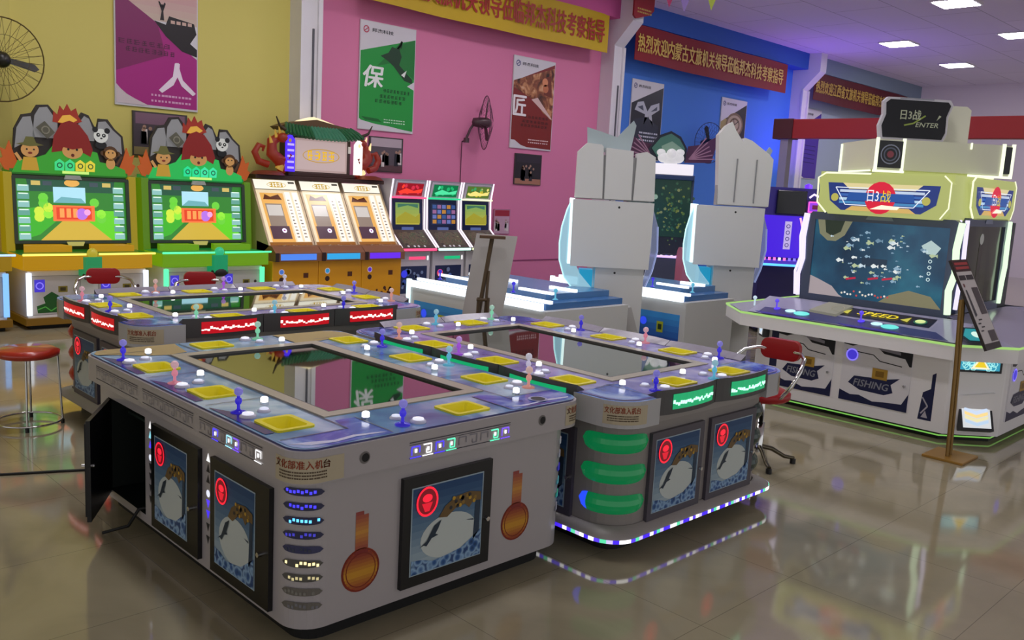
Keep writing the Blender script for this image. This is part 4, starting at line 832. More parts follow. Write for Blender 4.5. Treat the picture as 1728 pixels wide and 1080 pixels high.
def temple():
    ORG[0] = (0, 0, 0); t = thing('temple_topper', 'temple roof sign with two red dragons standing on the gold cabinets', 'sign', (5.42, 8.46, 1.80))
    m = MB(); m.box(-1.08, 1.08, -.05, .38, 0, .06, mt('#3a1c10', .5)); m.box(-.56, .56, -.02, .36, .06, .12, mt('#3a1c10', .5)); m.build('base', t, .008)
    m = MB(); m.box(-.5, .5, .03, .34, .12, .64, mt('#2c120c', .5)); pl = Pl(m, (-.44, .03, .13), (1, 0, 0), (0, 0, 1)); g = lambda c, e=.7: mt(c, .3, 0, e)
    pl.rect(0, 0, .88, .47, g('#b89c98', .75), 3); pl.rect(.03, .03, .85, .44, g('#c4acaa', .8), 4)
    pl.scrawl(.2, .16, .48, .15, g('#e0b020', 1.0), 6, 4); pl.ring(.44, .235, .31, .012, g('#c89a28', .8), 5, .10)
    for sx in (-.06, .90): pl.rect(sx, .3, sx+.05, .40, g('#d8d0c8', .5), 3)
    m.build('sign_box', t)
    m = MB(); gr = mt('#1c5a34', .35); N = 22; wd = .62
    for sy in (-1,):
        for i in range(N):
            a = -wd+2*wd*(i+.5)/N; k = abs(i+.5-N/2)/(N/2); lift = .06*k**3
            m.tube([(a*1.08, -.10, .60+lift), (a*1.02, -.02, .68+lift*.8), (a*.9, .1, .77+lift*.4)], .028, mt('#4f9a78', .3, 0, .22) if N*.36 < i < N*.75 else gr, 6)  # middle tiles lighter and glowing: highlights put into the colour
    m.prism([(-.66, .74), (-.60, .70), (.60, .70), (.66, .74), (.5, .80), (.2, .84), (-.05, .88), (-.3, .84), (-.5, .80)], -.34, -.08, mt('#5a4020', .5), fn=lambda a, b, z: (a, -z, b))
    m.prism([(-.42, .78), (.42, .76), (.3, .84), (.1, .89), (-.05, .92), (-.25, .86)], -.30, -.16, mt('#ffe8b8', .4, 0, 1.1), fn=lambda a, b, z: (a, -z, b))
    for sx in (-1, 1): m.tube([(sx*.62, -.06, .68), (sx*.74, -.08, .74), (sx*.80, -.09, .86)], [.03, .02, .008], mt('#3a2a14', .5), 6)
    m.build('roof', t)
    for sx, lit in ((-1, 0), (1, 1)):
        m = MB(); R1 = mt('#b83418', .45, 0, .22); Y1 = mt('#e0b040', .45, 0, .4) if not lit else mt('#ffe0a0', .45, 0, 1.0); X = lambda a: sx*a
        m.tube([(X(.62), .05, .10), (X(.68), .0, .26), (X(.80), .02, .36), (X(.78), .06, .52), (X(.66), .05, .60), (X(.60), -.02, .58)], [.05, .09, .085, .075, .06, .05], R1, 8)
        m.tube([(X(.84), .04, .2), (X(.98), .06, .24), (X(1.04), .06, .36), (X(.98), .06, .46), (X(.90), .06, .44), (X(.92), .06, .38)], [.05, .05, .05, .04, .03, .015], R1, 8)
        m.ball((X(.66), -.03, .58), .085, R1, 10, 1, .9, .8); m.ball((X(.58), -.05, .55), .05, Y1, 8)
        for a, b in ((.60, .68), (.68, .70), (.74, .66), (.82, .58)): m.tube([(X(a), 0, b-.08), (X(a+.03), .0, b+.03)], [.03, .006], Y1, 6)
        m.tube([(X(.74), -.04, .3), (X(.60), -.06, .28), (X(.56), -.08, .36)], [.04, .03, .03], R1, 6); m.lathe([(.24, .06), (.2, .1), (.12, .12)], mt('#6e2a14', .5), (X(.84), .05, 0), 14)
        m.tube([(X(.70), .0, .14), (X(.66), -.03, .24)], [.06, .04], Y1, 6); m.build('dragon', t)
        m = MB(); c = '#4a28ff' if not lit else '#fff4f0'; q = [(X(.50), .12), (X(.64), .12), (X(.64), .60), (X(.56), .64), (X(.50), .56)]
        m.prism(q if sx > 0 else q[::-1], .06, .09, mt(c, .3, 0, 1.1), fn=lambda a, b, z: (a, -z, b)); 
        for k in range(5): m.box(X(.57)-.05, X(.57)+.05, -.098, -.09, .16+.08*k, .19+.08*k, mt('#a898ff' if not lit else '#ffffff', .3, 0, 1.3))
        m.build('light_column', t)
temple()
def slot_cabinet(x, label, hue, led, blue):
    ORG[0] = (0, 0, 0); w = .67
    t = thing('arcade_cabinet', label, 'arcade machine', (x, 8.0, 0), 0, 'white edged slot cabinets by the pink wall')
    wh = mt('#dcd9dc', .4); g = lambda c, e=.8: mt(c, .25, 0, e)
    m = MB(); m.box(-w/2, w/2, .12, 1.1, .08, .80, wh); pl = Pl(m, (-w/2, .12, .08), (1, 0, 0), (0, 0, 1)); pl.rect(.06, .05, w-.06, .48, mt('#20305c', .4), 1); R = random.Random(int(x*10))
    for i in range(14): pl.disc(R.uniform(.12, w-.12), R.uniform(.12, .42), R.uniform(.02, .05), mt(R.choice(['#4a70d0', '#6a90e0', '#101c3c', '#8aa0c8']), .4), 2, n=9)
    pl.disc(.16, .36, .06, mt(blue, .4, 0, .7), 4); pl.line([(.2, .08), (.3, .22), (.42, .1), (.5, .24)], .03, mt('#0a1020', .5), 3); pl.rect(w*.36, .58, w*.86, .63, g(led, .9), 2); pl.rect(w*.9, .57, w*.95, .64, g('#ffffff', .9), 2); m.build('body', t, .008)
    m = MB(); m.box(-w/2+.03, w/2-.03, .16, 1.0, 0, .08, DARK); m.build('plinth', t)
    m = MB(); m.prism([(-.02, .80), (-.02, .86), (.3, 1.12), (.34, 1.08), (.34, .80)], -w/2, w/2, mt('#4a3a34', .4), fn=lambda a, b, z: (z, a, b)); v = V((0, .32, .26)); pl = Pl(m, (-w/2, -.02, .86), (1, 0, 0), v); pl.rect(.08, .06, w-.08, .36, noise_mat('pay_table_print', ['#2a1c1c', '#6e5a48', '#3c4a30', '#a89a80'], 14, .4, pos=[.3, .5, .6, .75]), 1)
    for a in (.14, .26, .34, .46): pl.disc(a, .035, .022, mt('#e8e0e8', .3, 0, .5), 2, n=10)
    m.build('counter', t)
    m = MB(); m.tube([(-w/2, -.03, .83), (w/2, -.03, .83)], .02, g(led if led != '#20c080' else '#d0fff0', 1.3), 6)
    for s in (-w/2, w/2): m.tube([(s, -.02, .86), (s, .30, 1.13), (s, .32, 1.60), (s, .26, 1.90)], .014, g('#fff0ff', 1.1), 6)
    m.tube([(-w/2, .28, 1.62), (w/2, .28, 1.62)], .014, g(led, 1.3), 6); m.build('light_strip', t)
    m = MB(); m.prism([(.30, 1.08), (.34, 1.62), (.26, 1.90), (.9, 1.90), (1.1, 1.6), (1.1, .80), (.3, .80)], -w/2+.012, w/2-.012, mt('#a8a4ac', .4), fn=lambda a, b, z: (z, a, b)); m.build('housing', t)
    m = MB(); v = V((0, .04, .54)).normalized(); pl = Pl(m, (-w/2+.04, .297, 1.10), (1, 0, 0), v); W2 = w-.08; pl.rect(0, 0, W2, .50, mt('#101c48', .3), 1); pl.rect(.06, .10, W2-.06, .44, g('#4a7a3a', .6), 2)
    if led == '#20c080':
        pl.rect(.06, .10, W2-.06, .44, g('#20305c', .5), 3)
        for i in range(5):
            for j in range(4): pl.rect(.08+.1*i, .12+.08*j, .16+.1*i, .18+.08*j, g(['#c88a3a', '#6a7ac0', '#a06a9a', '#3a5a9a'][(i*3+j) % 4], .7), 4)
    else: pl.grad(.06, .10, W2-.06, .44, '#d8c840', '#86b868', 6, 3, .6); pl.poly([(.08, .2), (.25, .3), (.45, .22), (.54, .28), (.54, .12), (.08, .12)], g('#b8b030', .6), 4); pl.poly([(.1, .36), (.3, .4), (.5, .36), (.5, .42), (.1, .42)], g('#4a8a70', .5), 4)
    pl.rect(W2*.3, .0, W2*.7, .06, mt('#6a80c8', .3, 0, .4), 3); m.build('screen', t)
    m = MB(); v = V((0, -.08, .28)).normalized(); pl = Pl(m, (-w/2+.06, .335, 1.64), (1, 0, 0), v); W2 = w-.12; m.prism([(0, 0), (W2, 0), (W2, .24), (0, .24)], -.01, .03, mt('#c8c0cc', .4), fn=lambda a, b, z: pl.P(a, b)+pl.n*z); pl.o = pl.o+pl.n*.03
    pl.rect(.02, .02, W2-.02, .22, g(hue[0], .8), 1); R = random.Random(5)
    for i in range(11): pl.disc(R.uniform(.06, W2-.06), R.uniform(.06, .18), R.uniform(.02, .04), g(R.choice(hue[1:]), .9), 2, n=9)
    pl.poly([(.05, .08), (.2, .14), (.35, .10), (.52, .14), (.5, .07), (.1, .05)], g(hue[2], 1), 3); m.build('sign_panel', t)
slot_cabinet(6.90, 'white edged slot cabinet with a red sign, next to the gold cabinets', ('#a01828', '#d83048', '#ff4030'), '#ff5080', '#3a40f0')
slot_cabinet(7.62, 'white edged slot cabinet with a green sign, middle of its three', ('#107a48', '#20b870', '#50e0a0'), '#20c080', '#f05078')
slot_cabinet(8.34, 'white edged slot cabinet with a yellow and green sign, nearest the easel', ('#5a7a30', '#d8c030', '#f0e080', '#40a060'), '#e8f0c0', '#f05078')

# ------------------------------------------------------------------ stools and chairs
SEAT = mt('#b02a12', .3, coat=.4); SEATR = mt('#a00d16', .4)
def stool():
    ORG[0] = (0, 0, 0); t = thing('bar_stool', 'round red seat stool with thin chrome legs and a floor ring', 'stool', (.19, 3.97, 0))
    m = MB(); m.lathe([(.17, .50), (.205, .515), (.21, .545), (.17, .565), (.0005, .572)], SEAT, n=28); m.lathe([(.0005, .495), (.17, .5)], mt('#3a2a28', .5), n=28); m.build('seat', t)
    for k in range(4):
        a = PI/4+PI/2*k+.45; m = MB(); m.tube([(.19*math.cos(a), .19*math.sin(a), .505), (.215*math.cos(a), .215*math.sin(a), .04)], .008, CHROME, 8); m.lathe([(.014, 0), (.014, .03)], BLACK, (.215*math.cos(a), .215*math.sin(a), 0), 8); m.build('leg', t)
    m = MB(); m.tube([(.215*math.cos(2*PI*i/32), .215*math.sin(2*PI*i/32), .036) for i in range(32)], .008, CHROME, 8, True); m.build('foot_ring', t)
stool()
def chair(label, loc, rz):
    """swivel bar chair: padded back, curved chrome arms, round seat, post, cross base with feet; faces local -y"""
    ORG[0] = (0, 0, 0); t = thing('bar_chair', label, 'chair', loc, rz, 'red backed bar chairs with chrome arms')
    bp = rr(-.15, .15, .74, .89, .055, 5); m = MB(); N = len(bp)
    m.prism(bp, -.245, -.20, SEATR, fn=lambda a, b, z: (a, -z+.12*(a*a)*-4+.0, b)); m.build('backrest', t, .012)
    m = MB(); m.lathe([(.16, .47), (.19, .49), (.19, .53), (.15, .55), (.0005, .553)], SEATR, n=24); m.lathe([(.0005, .465), (.16, .47)], BLACK, n=24); m.build('seat', t)
    for s in (-1, 1):
        m = MB(); m.tube([(s*.10, .205, .81), (s*.17, .18, .81), (s*.235, .10, .79), (s*.265, -.02, .72), (s*.245, -.09, .62), (s*.18, -.09, .53), (s*.09, -.02, .475)], .014, CHROME, 10); m.build('arm', t)
    m = MB(); m.lathe([(.03, .08), (.03, .3), (.02, .3), (.02, .48)], CHROME, n=12); m.build('post', t)
    for k in range(4):
        a = PI/4+PI/2*k; m = MB(); q = lambda r, z: (r*math.cos(a), r*math.sin(a), z)
        m.tube([q(.02, .12), q(.1, .105), q(.2, .05), q(.27, .04)], [.018, .017, .015, .014], mt('#5c5648', .25, .8), 8); m.lathe([(.022, 0), (.022, .035)], BLACK, q(.265, 0), 8); m.build('foot', t)
chair('red backed bar chair with chrome arms right of the green lit table', (3.99, .30, 0), -PI/2+.05)
chair('red backed bar chair behind the red lit table, in front of the yellow cabinet', (1.39, 5.79, 0), -.25)
chair('red backed bar chair behind the red lit table, in front of the green cabinet', (2.11, 5.27, 0), -.3)
# ------------------------------------------------------------------ easel with a board seen from behind
def easel():
    ORG[0] = (0, 0, 0); t = thing('easel', 'brown wooden easel standing between the grey table and the white lit console', 'easel', (3.72, 3.12, 0), -PI/4+.05)
    wd = mt('#4c3a22', .6); B = lambda a, b, r=.016: mm.tube([a, b], r, wd, 6)
    for s in (-1, 1): mm = MB(); B((s*.22*0+(.0 if s < 0 else .09), 0, 0), (.02 if s < 0 else .105, .02, .86)); mm.build('leg', t)
    mm = MB(); B((-.02, .05, .35), (.12, .16, 1.42), .02); mm.build('mast', t)
    mm = MB(); B((.06, -.12, 0), (.1, .12, 1.1), .013); mm.build('leg', t)
    mm = MB(); mm.box(-.16, .14, .0, .03, .36, .385, wd); B((.0, .01, .84), (.12, .02, .84), .014); mm.build('crossbar', t)
    mm = MB(); mm.box(-.0, .24, .10, .20, 1.40, 1.425, mt('#5a4028', .6)); mm.build('top_clip', t)
    o = MB(); f = lambda a, b, z: (a, .22+.12*(b-.4)-z, b); o.prism([(-.16, .42), (.20, .36), (.36, 1.42), (-.03, 1.43)], 0, .02, mt('#b8b4b0', .6), fn=f); b = o.build('display_board', None); b.location = (3.72, 3.12, 0); b.rotation_euler = (0, 0, -PI/4+.05)
    tag(b, 'plain grey display board leaning on the brown easel, seen from behind', 'board')
easel()

# ------------------------------------------------------------------ the two tower machines seen from behind, with white lit consoles
def console_machine(label, x0, x1, y0, y1, tower, W2):
    cx, cy = tower; ORG[0] = (cx, cy, 0)
    t = thing('tower_machine', label, 'arcade machine', (cx, cy, 0), 0, 'white tower fish machines with lit consoles')
    wl = E('#eef6ff', 1.5); gy = mt('#c9cac9', .4); bl = mt('#3c78b8', .25, coat=.4)
    m = MB(); m.prism([(x0+.04, y0+.04), (x1, y0+.04), (x1, y1), (x0+.04, y1)], .05, .76, gy)
    m.prism([(x0+.12, y0+.12), (x1, y0+.12), (x1, y1-.1), (x0+.12, y1-.1)], .76, .82, mt('#3f6ea8', .25)); m.prism([(x0+.30, y0+.3), (x1, y0+.3), (x1, y1-.3), (x0+.30, y1-.3)], .82, .88, mt('#5a88b8', .25))
    pl = Pl(m, (x0+.04, y1, 0), (0, -1, 0), (0, 0, 1)); ww = y1-y0-.06
    for a in ((.10, ww*.44), (ww*.66, ww-.05)) if True else ():
        w_ = a[1]-a[0]; pl.grad(a[0], .10, a[1], .62, '#101c86', '#3aa0e8', 8, 1); b0 = a[0]+w_*.22
        for i in range(4): pl.line([(a[0]+w_*(.15+.2*i), .11), (a[0]+w_*(.2+.2*i), .2), (a[0]+w_*(.14+.2*i), .26)], .012, mt('#0c1460', .4), 2)
        pl.disc(b0, .50, .045, mt('#2a48e8', .4, 0, .9), 3); pl.rect(a[0]+w_*.52, .40, a[0]+w_*.66, .52, mt('#b8c020', .4), 3); pl.rect(a[0]+w_*.55, .43, a[0]+w_*.63, .49, mt('#22380c', .4), 4)
    emblem(pl, ww*.56, .42, .05, 2); m.build('console', t, .008)
    m = MB(); m.box(x0+.1, x1-.05, y0+.1, y1-.05, 0, .05, DARK); m.build('plinth', t)
    segs = [(y1-.02, y1-(y1-y0)*.56), (y1-(y1-y0)*.60, y0+.08)]
    for a, b in segs:
        
        for q in ((0, .05, b, a, .765, .83), (.13, .17, b, a, .82, .85), (.31, .345, min(b+.15, a-.1), a-.15, .88, .905), (.70, .735, b+.2, a-.2, .88, .91)):
            m = MB(); m.box(x0+q[0], x0+q[1], *q[2:], wl); m.build('light_strip', t)
    m = MB(); m.box(x0+.015, x0+.055, y1-.03, y1+.015, .2, .84, E('#d8fbff', 1.5)); m.build('light_post', t)
    for k in range(4):
        yy = y1-.3-k*(y1-y0-.4)/3; m = MB(); mm = mt(JOYC[(k*3+2) % 8], .15, 0, .5); m.lathe([(.03, .86), (.008, .875), (.008, .93)], mm, (x0+.22, yy, 0), 10); m.ball((x0+.22, yy, .945), .02, mm, 10); m.build('joystick', t)
    # tower, square to the camera's old diagonal aisle: local frame a right, d away, z up
    Mx = Matrix.Translation((cx, cy, 0)) @ Matrix.Rotation(-PI/4, 4, 'Z'); s = W2; f = lambda a, b, z: (a*s, z, b)
    body = mt('#dddedc', .4); body2 = mt('#d4d5d4', .4); K = mt('#77787a', .5)
    m = MB(M=Mx); m.prism([(-.44, 1.10), (.38, 1.10), (.39, 1.79), (-.45, 1.79)], 0, .34, body, fn=f); pl = Pl(m, Mx @ V((0, 0, 0)), Mx.to_3x3() @ V((1, 0, 0)), (0, 0, 1)); m.M = None; pl.disc(.03*s, 1.73, .012, BLACK, 1); pl.disc(.03*s, 1.05, .012, BLACK, 1); m.M = Mx; m.build('back_box', t, .008)
    ups = ([(-.43, 1.81), (-.15, 1.81), (-.17, 2.34), (-.19, 2.36), (-.34, 2.37), (-.43, 2.28)], [(-.13, 1.81), (.15, 1.81), (.14, 2.31), (-.14, 2.33)], [(.17, 1.81), (.39, 1.81), (.37, 2.26), (.28, 2.31), (.18, 2.29)])
    if s < .95: ups = ([(-.19, 1.81), (.43, 1.81), (.44, 2.35), (.38, 2.41), (.16, 2.55), (.07, 2.58), (.05, 2.53), (-.05, 2.66), (-.10, 2.75), (-.16, 2.71), (-.25, 2.6)],)
    for l in ups: m = MB(M=Mx); m.prism(l, .02, .20, body, fn=f); [m.box(a*s-.008, a*s+.008, .012, .021, 1.84, 2.34, mt('#8f9092', .5)) for a in (.0, .24) if s < .95]; m.build('upper_panel', t, .004)
    m = MB(M=Mx); m.prism([(-.42, 1.80), (.38, 1.80), (.36, 2.24), (-.40, 2.26)] if s > .95 else [(-.21, 1.80), (.42, 1.80), (.40, 2.3), (-.2, 2.5)], .05, .18, mt('#a4a5a6', .5), fn=f)
    topo = [(-.32, 2.30), (.12, 2.28), (.17, 2.58), (.14, 2.63), (.04, 2.52), (-.02, 2.45), (-.19, 2.50), (-.34, 2.54)] if s > .95 else [(-.22, 2.28), (.40, 2.28), (.47, 2.46), (.43, 2.50), (.36, 2.40), (.16, 2.54), (.06, 2.57), (-.06, 2.66), (-.11, 2.74), (-.16, 2.70), (-.21, 2.62)]
    m.prism(topo, .20, .23, mt('#a3b2b6', .4), fn=f); m.build('topper', t)
    m = MB(M=Mx); m.prism([(-.17, 0), (.34, 0), (.34, 1.10), (-.17, 1.10)], .04, .44, body2, fn=f); m.prism([(-.16, .44), (-.16, .70), (.22, .71), (.30, .46)], -.10, .05, mt('#b3b1b0', .4), fn=f); m.build('column', t, .006)
    for sx, arc in ((-1, [(-.45, 1.80), (-.50, 1.68), (-.545, 1.5), (-.56, 1.33), (-.55, 1.15), (-.49, .97), (-.38, .84), (-.22, .76), (-.20, .88), (-.33, 1.02), (-.42, 1.2), (-.43, 1.45)]), (1, [(.39, 1.74), (.40, 1.30), (.37, 1.12), (.33, .92), (.37, .92), (.43, 1.08), (.47, 1.3), (.455, 1.55)])):
        m = MB(M=Mx); a_ = arc if sx > 0 else arc; area_ = sum(a_[i][0]*a_[(i+1) % len(a_)][1]-a_[(i+1) % len(a_)][0]*a_[i][1] for i in range(len(a_)))
        m.prism(a_ if area_ > 0 else a_[::-1], .06, .10, mt('#bfeeff', .1, 0, .40, .7) if sx < 0 else mt('#c8d4ff', .1, 0, .14, .8), fn=f); o = m.build('side_wing', t); tag(o, 'clear acrylic wing')
        m = MB(M=Mx); ed = E('#c8fbff', 1.2) if sx < 0 else E('#b8c8ff', .7); q = arc[:8] if sx < 0 else arc[4:]
        m.tube([(a*s, .08, b) for a, b in q], .009, ed, 6); m.build('edge_light', o)
    m = MB(M=Mx); m.box(-.47*s, -.43*s, .02, .30, 1.12, 1.80, E('#e8ffff', 1.3)); m.box(-.33*s, -.19*s, .10, .30, .80, 1.06, mt('#1fa8d8', .3, 0, .6)); m.build('strip_and_glow', t)  # lower cyan box is added as the cyan glow beside the column
    # the game side of the tower faces the wall
    m = MB(M=Mx); m.box(-.40*s, .36*s, .34, .352, 1.14, 1.76, mt('#6ab8e8', .2, 0, .9)); m.build('screen', t)
console_machine('nearer white tower machine seen from behind, beside the easel', 4.14, 5.40, 2.63, 4.72, (5.50, 3.0), 1.0)
console_machine('farther white tower machine seen from behind, left of the eight sided island', 6.12, 7.10, 2.45, 4.45, (7.33, 2.75), .94)

# ------------------------------------------------------------------ machines behind the towers
def clam_machine():
    ORG[0] = (0, 0, 0); t = thing('arcade_cabinet', 'fish tank cabinet with a clam and pearl on top before the blue wall', 'arcade machine', (9.9, 5.6, 0), -PI/4)
    dk = mt('#2c3444', .4)
    m = MB(); m.box(-.62, .48, .0, .7, .05, .95, dk); m.box(-.66, .52, -.35, .0, .55, .92, mt('#4a5068', .4)); m.build('body', t, .01)
    m = MB(); m.box(-.5, .4, .05, .65, 0, .05, DARK); m.build('plinth', t)
    m = MB(); m.tube([(-.66, -.36, .93), (.52, -.36, .93)], .018, E('#d8b8ff', 1.3), 6); R = random.Random(1)
    for i in range(14): m.box(-.6+.08*i, -.57+.08*i, -.3, -.27, .925, .95, mt(R.choice(['#ff90c0', '#ffffff', '#8090ff']), .3, 0, .9))
    m.build('light_strip', t)
    m = MB(); m.box(-.58, .46, .06, .6, .95, 2.20, dk); m.tube([(-.22, .04, 1.2), (-.24, .04, 2.15), (.43, .04, 2.15), (.46, .04, 1.22)], .02, mt('#3c5064', .4), 6); m.build('housing', t)
    m = MB(); pl = Pl(m, (-.56, .055, 1.22), (1, 0, 0), (0, 0, 1)); pl.rect(0, 0, 1.0, .90, mt('#26443f', .2, 0, .5), 1); R = random.Random(4)
    for i in range(120): pl.disc(R.gauss(.68, .14), R.gauss(.4, .2), R.uniform(.008, .026), mt(R.choice(['#5c7a48', '#7d8a4a', '#3c6450', '#8a9468', '#2f5a50']), .2, 0, .5), 2+i % 4, n=6)
    pl.disc(.42, .62, .04, mt('#9ab8a8', .2, 0, .6), 6); m.build('screen', t)
    m = MB(); m.box(-.30, .42, -.02, .5, 2.2, 2.37, mt('#f2ecf4', .4, 0, .9)); m.box(-.24, .44, -.05, .0, 2.12, 2.19, mt('#28406e', .4)); m.build('header', t, .01)
    m = MB(); sh = mt('#5fa08c', .4, 0, .15); K = mt('#141c2c', .5); f = lambda a, b, z: (a, -z, b)
    m.prism([(-.2, 2.42), (.3, 2.42), (.31, 2.62), (.2, 2.80), (.04, 2.88), (-.16, 2.80), (-.30, 2.58)], -.14, -.10, K, fn=f); m.prism([(-.14, 2.46), (.26, 2.46), (.27, 2.62), (.18, 2.76), (.04, 2.84), (-.12, 2.77), (-.25, 2.60)], -.10, -.08, sh, fn=f); m.prism([(-.06, 2.5), (.22, 2.5), (.22, 2.62), (.06, 2.72), (-.1, 2.64)], -.08, -.07, mt('#a8d0b8', .4, 0, .2), fn=f); m.build('clam_shell', t)
    m = MB(); wt = mt('#f4f2f4', .35, 0, .55); m.ball((.06, .02, 2.52), .085, wt, 14)
    for a, b, r in ((-.05, 2.46, .10), (.17, 2.46, .10), (-.10, 2.54, .07), (.20, 2.55, .07), (.06, 2.42, .12)): m.ball((a, .06, b), r, wt, 10, 1, .5, .8)
    m.build('pearl', t)
    for sx in (-1, 1):
        m = MB(); b0 = .3 if sx > 0 else -.16; q = [(b0, 2.40), (b0+sx*.42, 2.42), (b0+sx*.46, 2.60), (b0+sx*.52, 2.86), (b0+sx*.26, 2.70), (b0+sx*.04, 2.66)]
        m.prism(q if sx > 0 else q[::-1], -.20, -.16, mt('#4a2040', .5), fn=f); pl = Pl(m, (0, .155, 0), (1, 0, 0), (0, 0, 1))
        for i in range(6): pl.line([(b0+sx*.06, 2.46), (b0+sx*(.44-.03*i+.02), 2.48+.065*i)], .018, mt('#c890b0', .4, 0, .2), 2)
        m.build('fin', t)
clam_machine()
def lit_machine():
    ORG[0] = (0, 0, 0); t = thing('arcade_cabinet', 'violet lit cabinet with a black screen between the far tower and the eight sided island', 'arcade machine', (9.8, 3.35, 0), -PI/4)
    m = MB(); m.box(-.35, .50, .1, .8, .05, 1.0, mt('#2a2058', .4)); m.build('body', t, .01)
    m = MB(); m.box(-.3, .45, .15, .75, 0, .05, DARK); m.build('plinth', t)
    m = MB(); m.box(-.38, .52, -.12, .1, .98, 1.06, mt('#5a40d8', .3, 0, .6)); m.tube([(-.38, -.13, 1.0), (.52, -.13, 1.0)], .016, E('#60c8ff', 1.3), 6); R = random.Random(2)
    for i in range(12): m.box(-.35+.07*i, -.32+.07*i, -.1, -.07, 1.06, 1.10, mt(R.choice(['#ff80e0', '#ffffff', '#9080ff']), .3, 0, 1.0))
    m.build('counter', t)
    m = MB(); m.box(-.35, .50, .3, .8, 1.0, 2.08, mt('#3a2c90', .4)); pl = Pl(m, (-.34, .3, 1.08), (1, 0, 0), (0, 0, 1)); pl.rect(0, 0, .82, .60, mt('#4a1ce8', .3, 0, .8), 1); pl.rect(.36, .12, .46, .52, mt('#c8b8f0', .3, 0, .8), 2)
    for i in range(4): pl.ring(.41, .18+.09*i, .03, .01, mt('#3a20a0', .3), 3, n=10)
    m.build('housing', t)
    m = MB(); m.box(-.14, .28, .24, .30, 1.70, 2.04, mt('#0b0a1c', .15)); m.build('screen', t, .01)
    m = MB(); pl = Pl(m, (.28, .23, 1.72), (1, 0, 0), (0, 0, 1)); m.box(.28, .58, .24, .30, 1.72, 1.92, mt('#3a1060', .4)); g = E('#ff5ad0', 1.2); pl.rect(.02, .02, .28, .18, mt('#a03cf0', .3, 0, .8), 1); pl.line([(.03, .03), (.27, .03), (.27, .17), (.03, .17), (.03, .03)], .02, g, 2); pl.rect(.08, .07, .2, .13, mt('#7a0c50', .3, 0, .6), 3)
    m.tube([(.30, .2, 1.95), (.36, .2, 2.0), (.46, .2, 1.96), (.58, .2, 2.0)], .015, E('#e8d8ff', 1.2), 6); m.build('sign', t)
    m = MB(); m.tube([(.20, .2, 1.66), (.26, .15, 1.4), (.27, .1, 1.16)], .014, E('#ffb0c8', 1.3), 6); m.build('edge_light', t)
    ORG[0] = (0, 0, 0); m = MB(); m.prism([(-.26, .0), (.12, .0), (.10, .95), (-.02, .98), (-.30, .86)], -.03, .03, mt('#07070a', .3), fn=lambda a, b, z: (a, -z, b)); m.box(-.26, .12, -.15, .15, 0, .03, BLACK)
    o = m.build('floor_board', None); o.location = (8.75, 2.28, 0); o.rotation_euler = (0, 0, -PI/4); tag(o, 'black slanted board standing on the floor left of the eight sided island', 'board')
lit_machine()
def pink_seat():
    ORG[0] = (0, 0, 0); t = thing('bucket_chair', 'pink bucket seat showing between the two white towers', 'chair', (8.35, 4.35, 0), 3*PI/4)
    pk = mt('#c0708c', .4); m = MB(); m.prism(rr(-.22, .30, -.22, .22, .1, 5), .42, .52, pk); m.build('seat', t, .02)
    m = MB(); m.prism(rr(-.27, .27, .50, 1.18, .2, 6), -.27, -.17, pk, fn=lambda a, b, z: (z, a, b)); pl = Pl(m, (-.272, 0, 0), (0, -1, 0), (0, 0, 1)); pl.line([(-.18, 1.0), (-.05, 1.02)], .03, mt('#ffd8e8', .3, 0, .8), 2); pl.ring(-.12, .78, .07, .02, mt('#ffffff', .3, 0, .7), 2); m.build('backrest', t, .03)
    m = MB(); m.box(-.2, .28, -.2, .2, 0, .42, mt('#6e1c30', .4)); m.build('base', t, .02)
pink_seat()

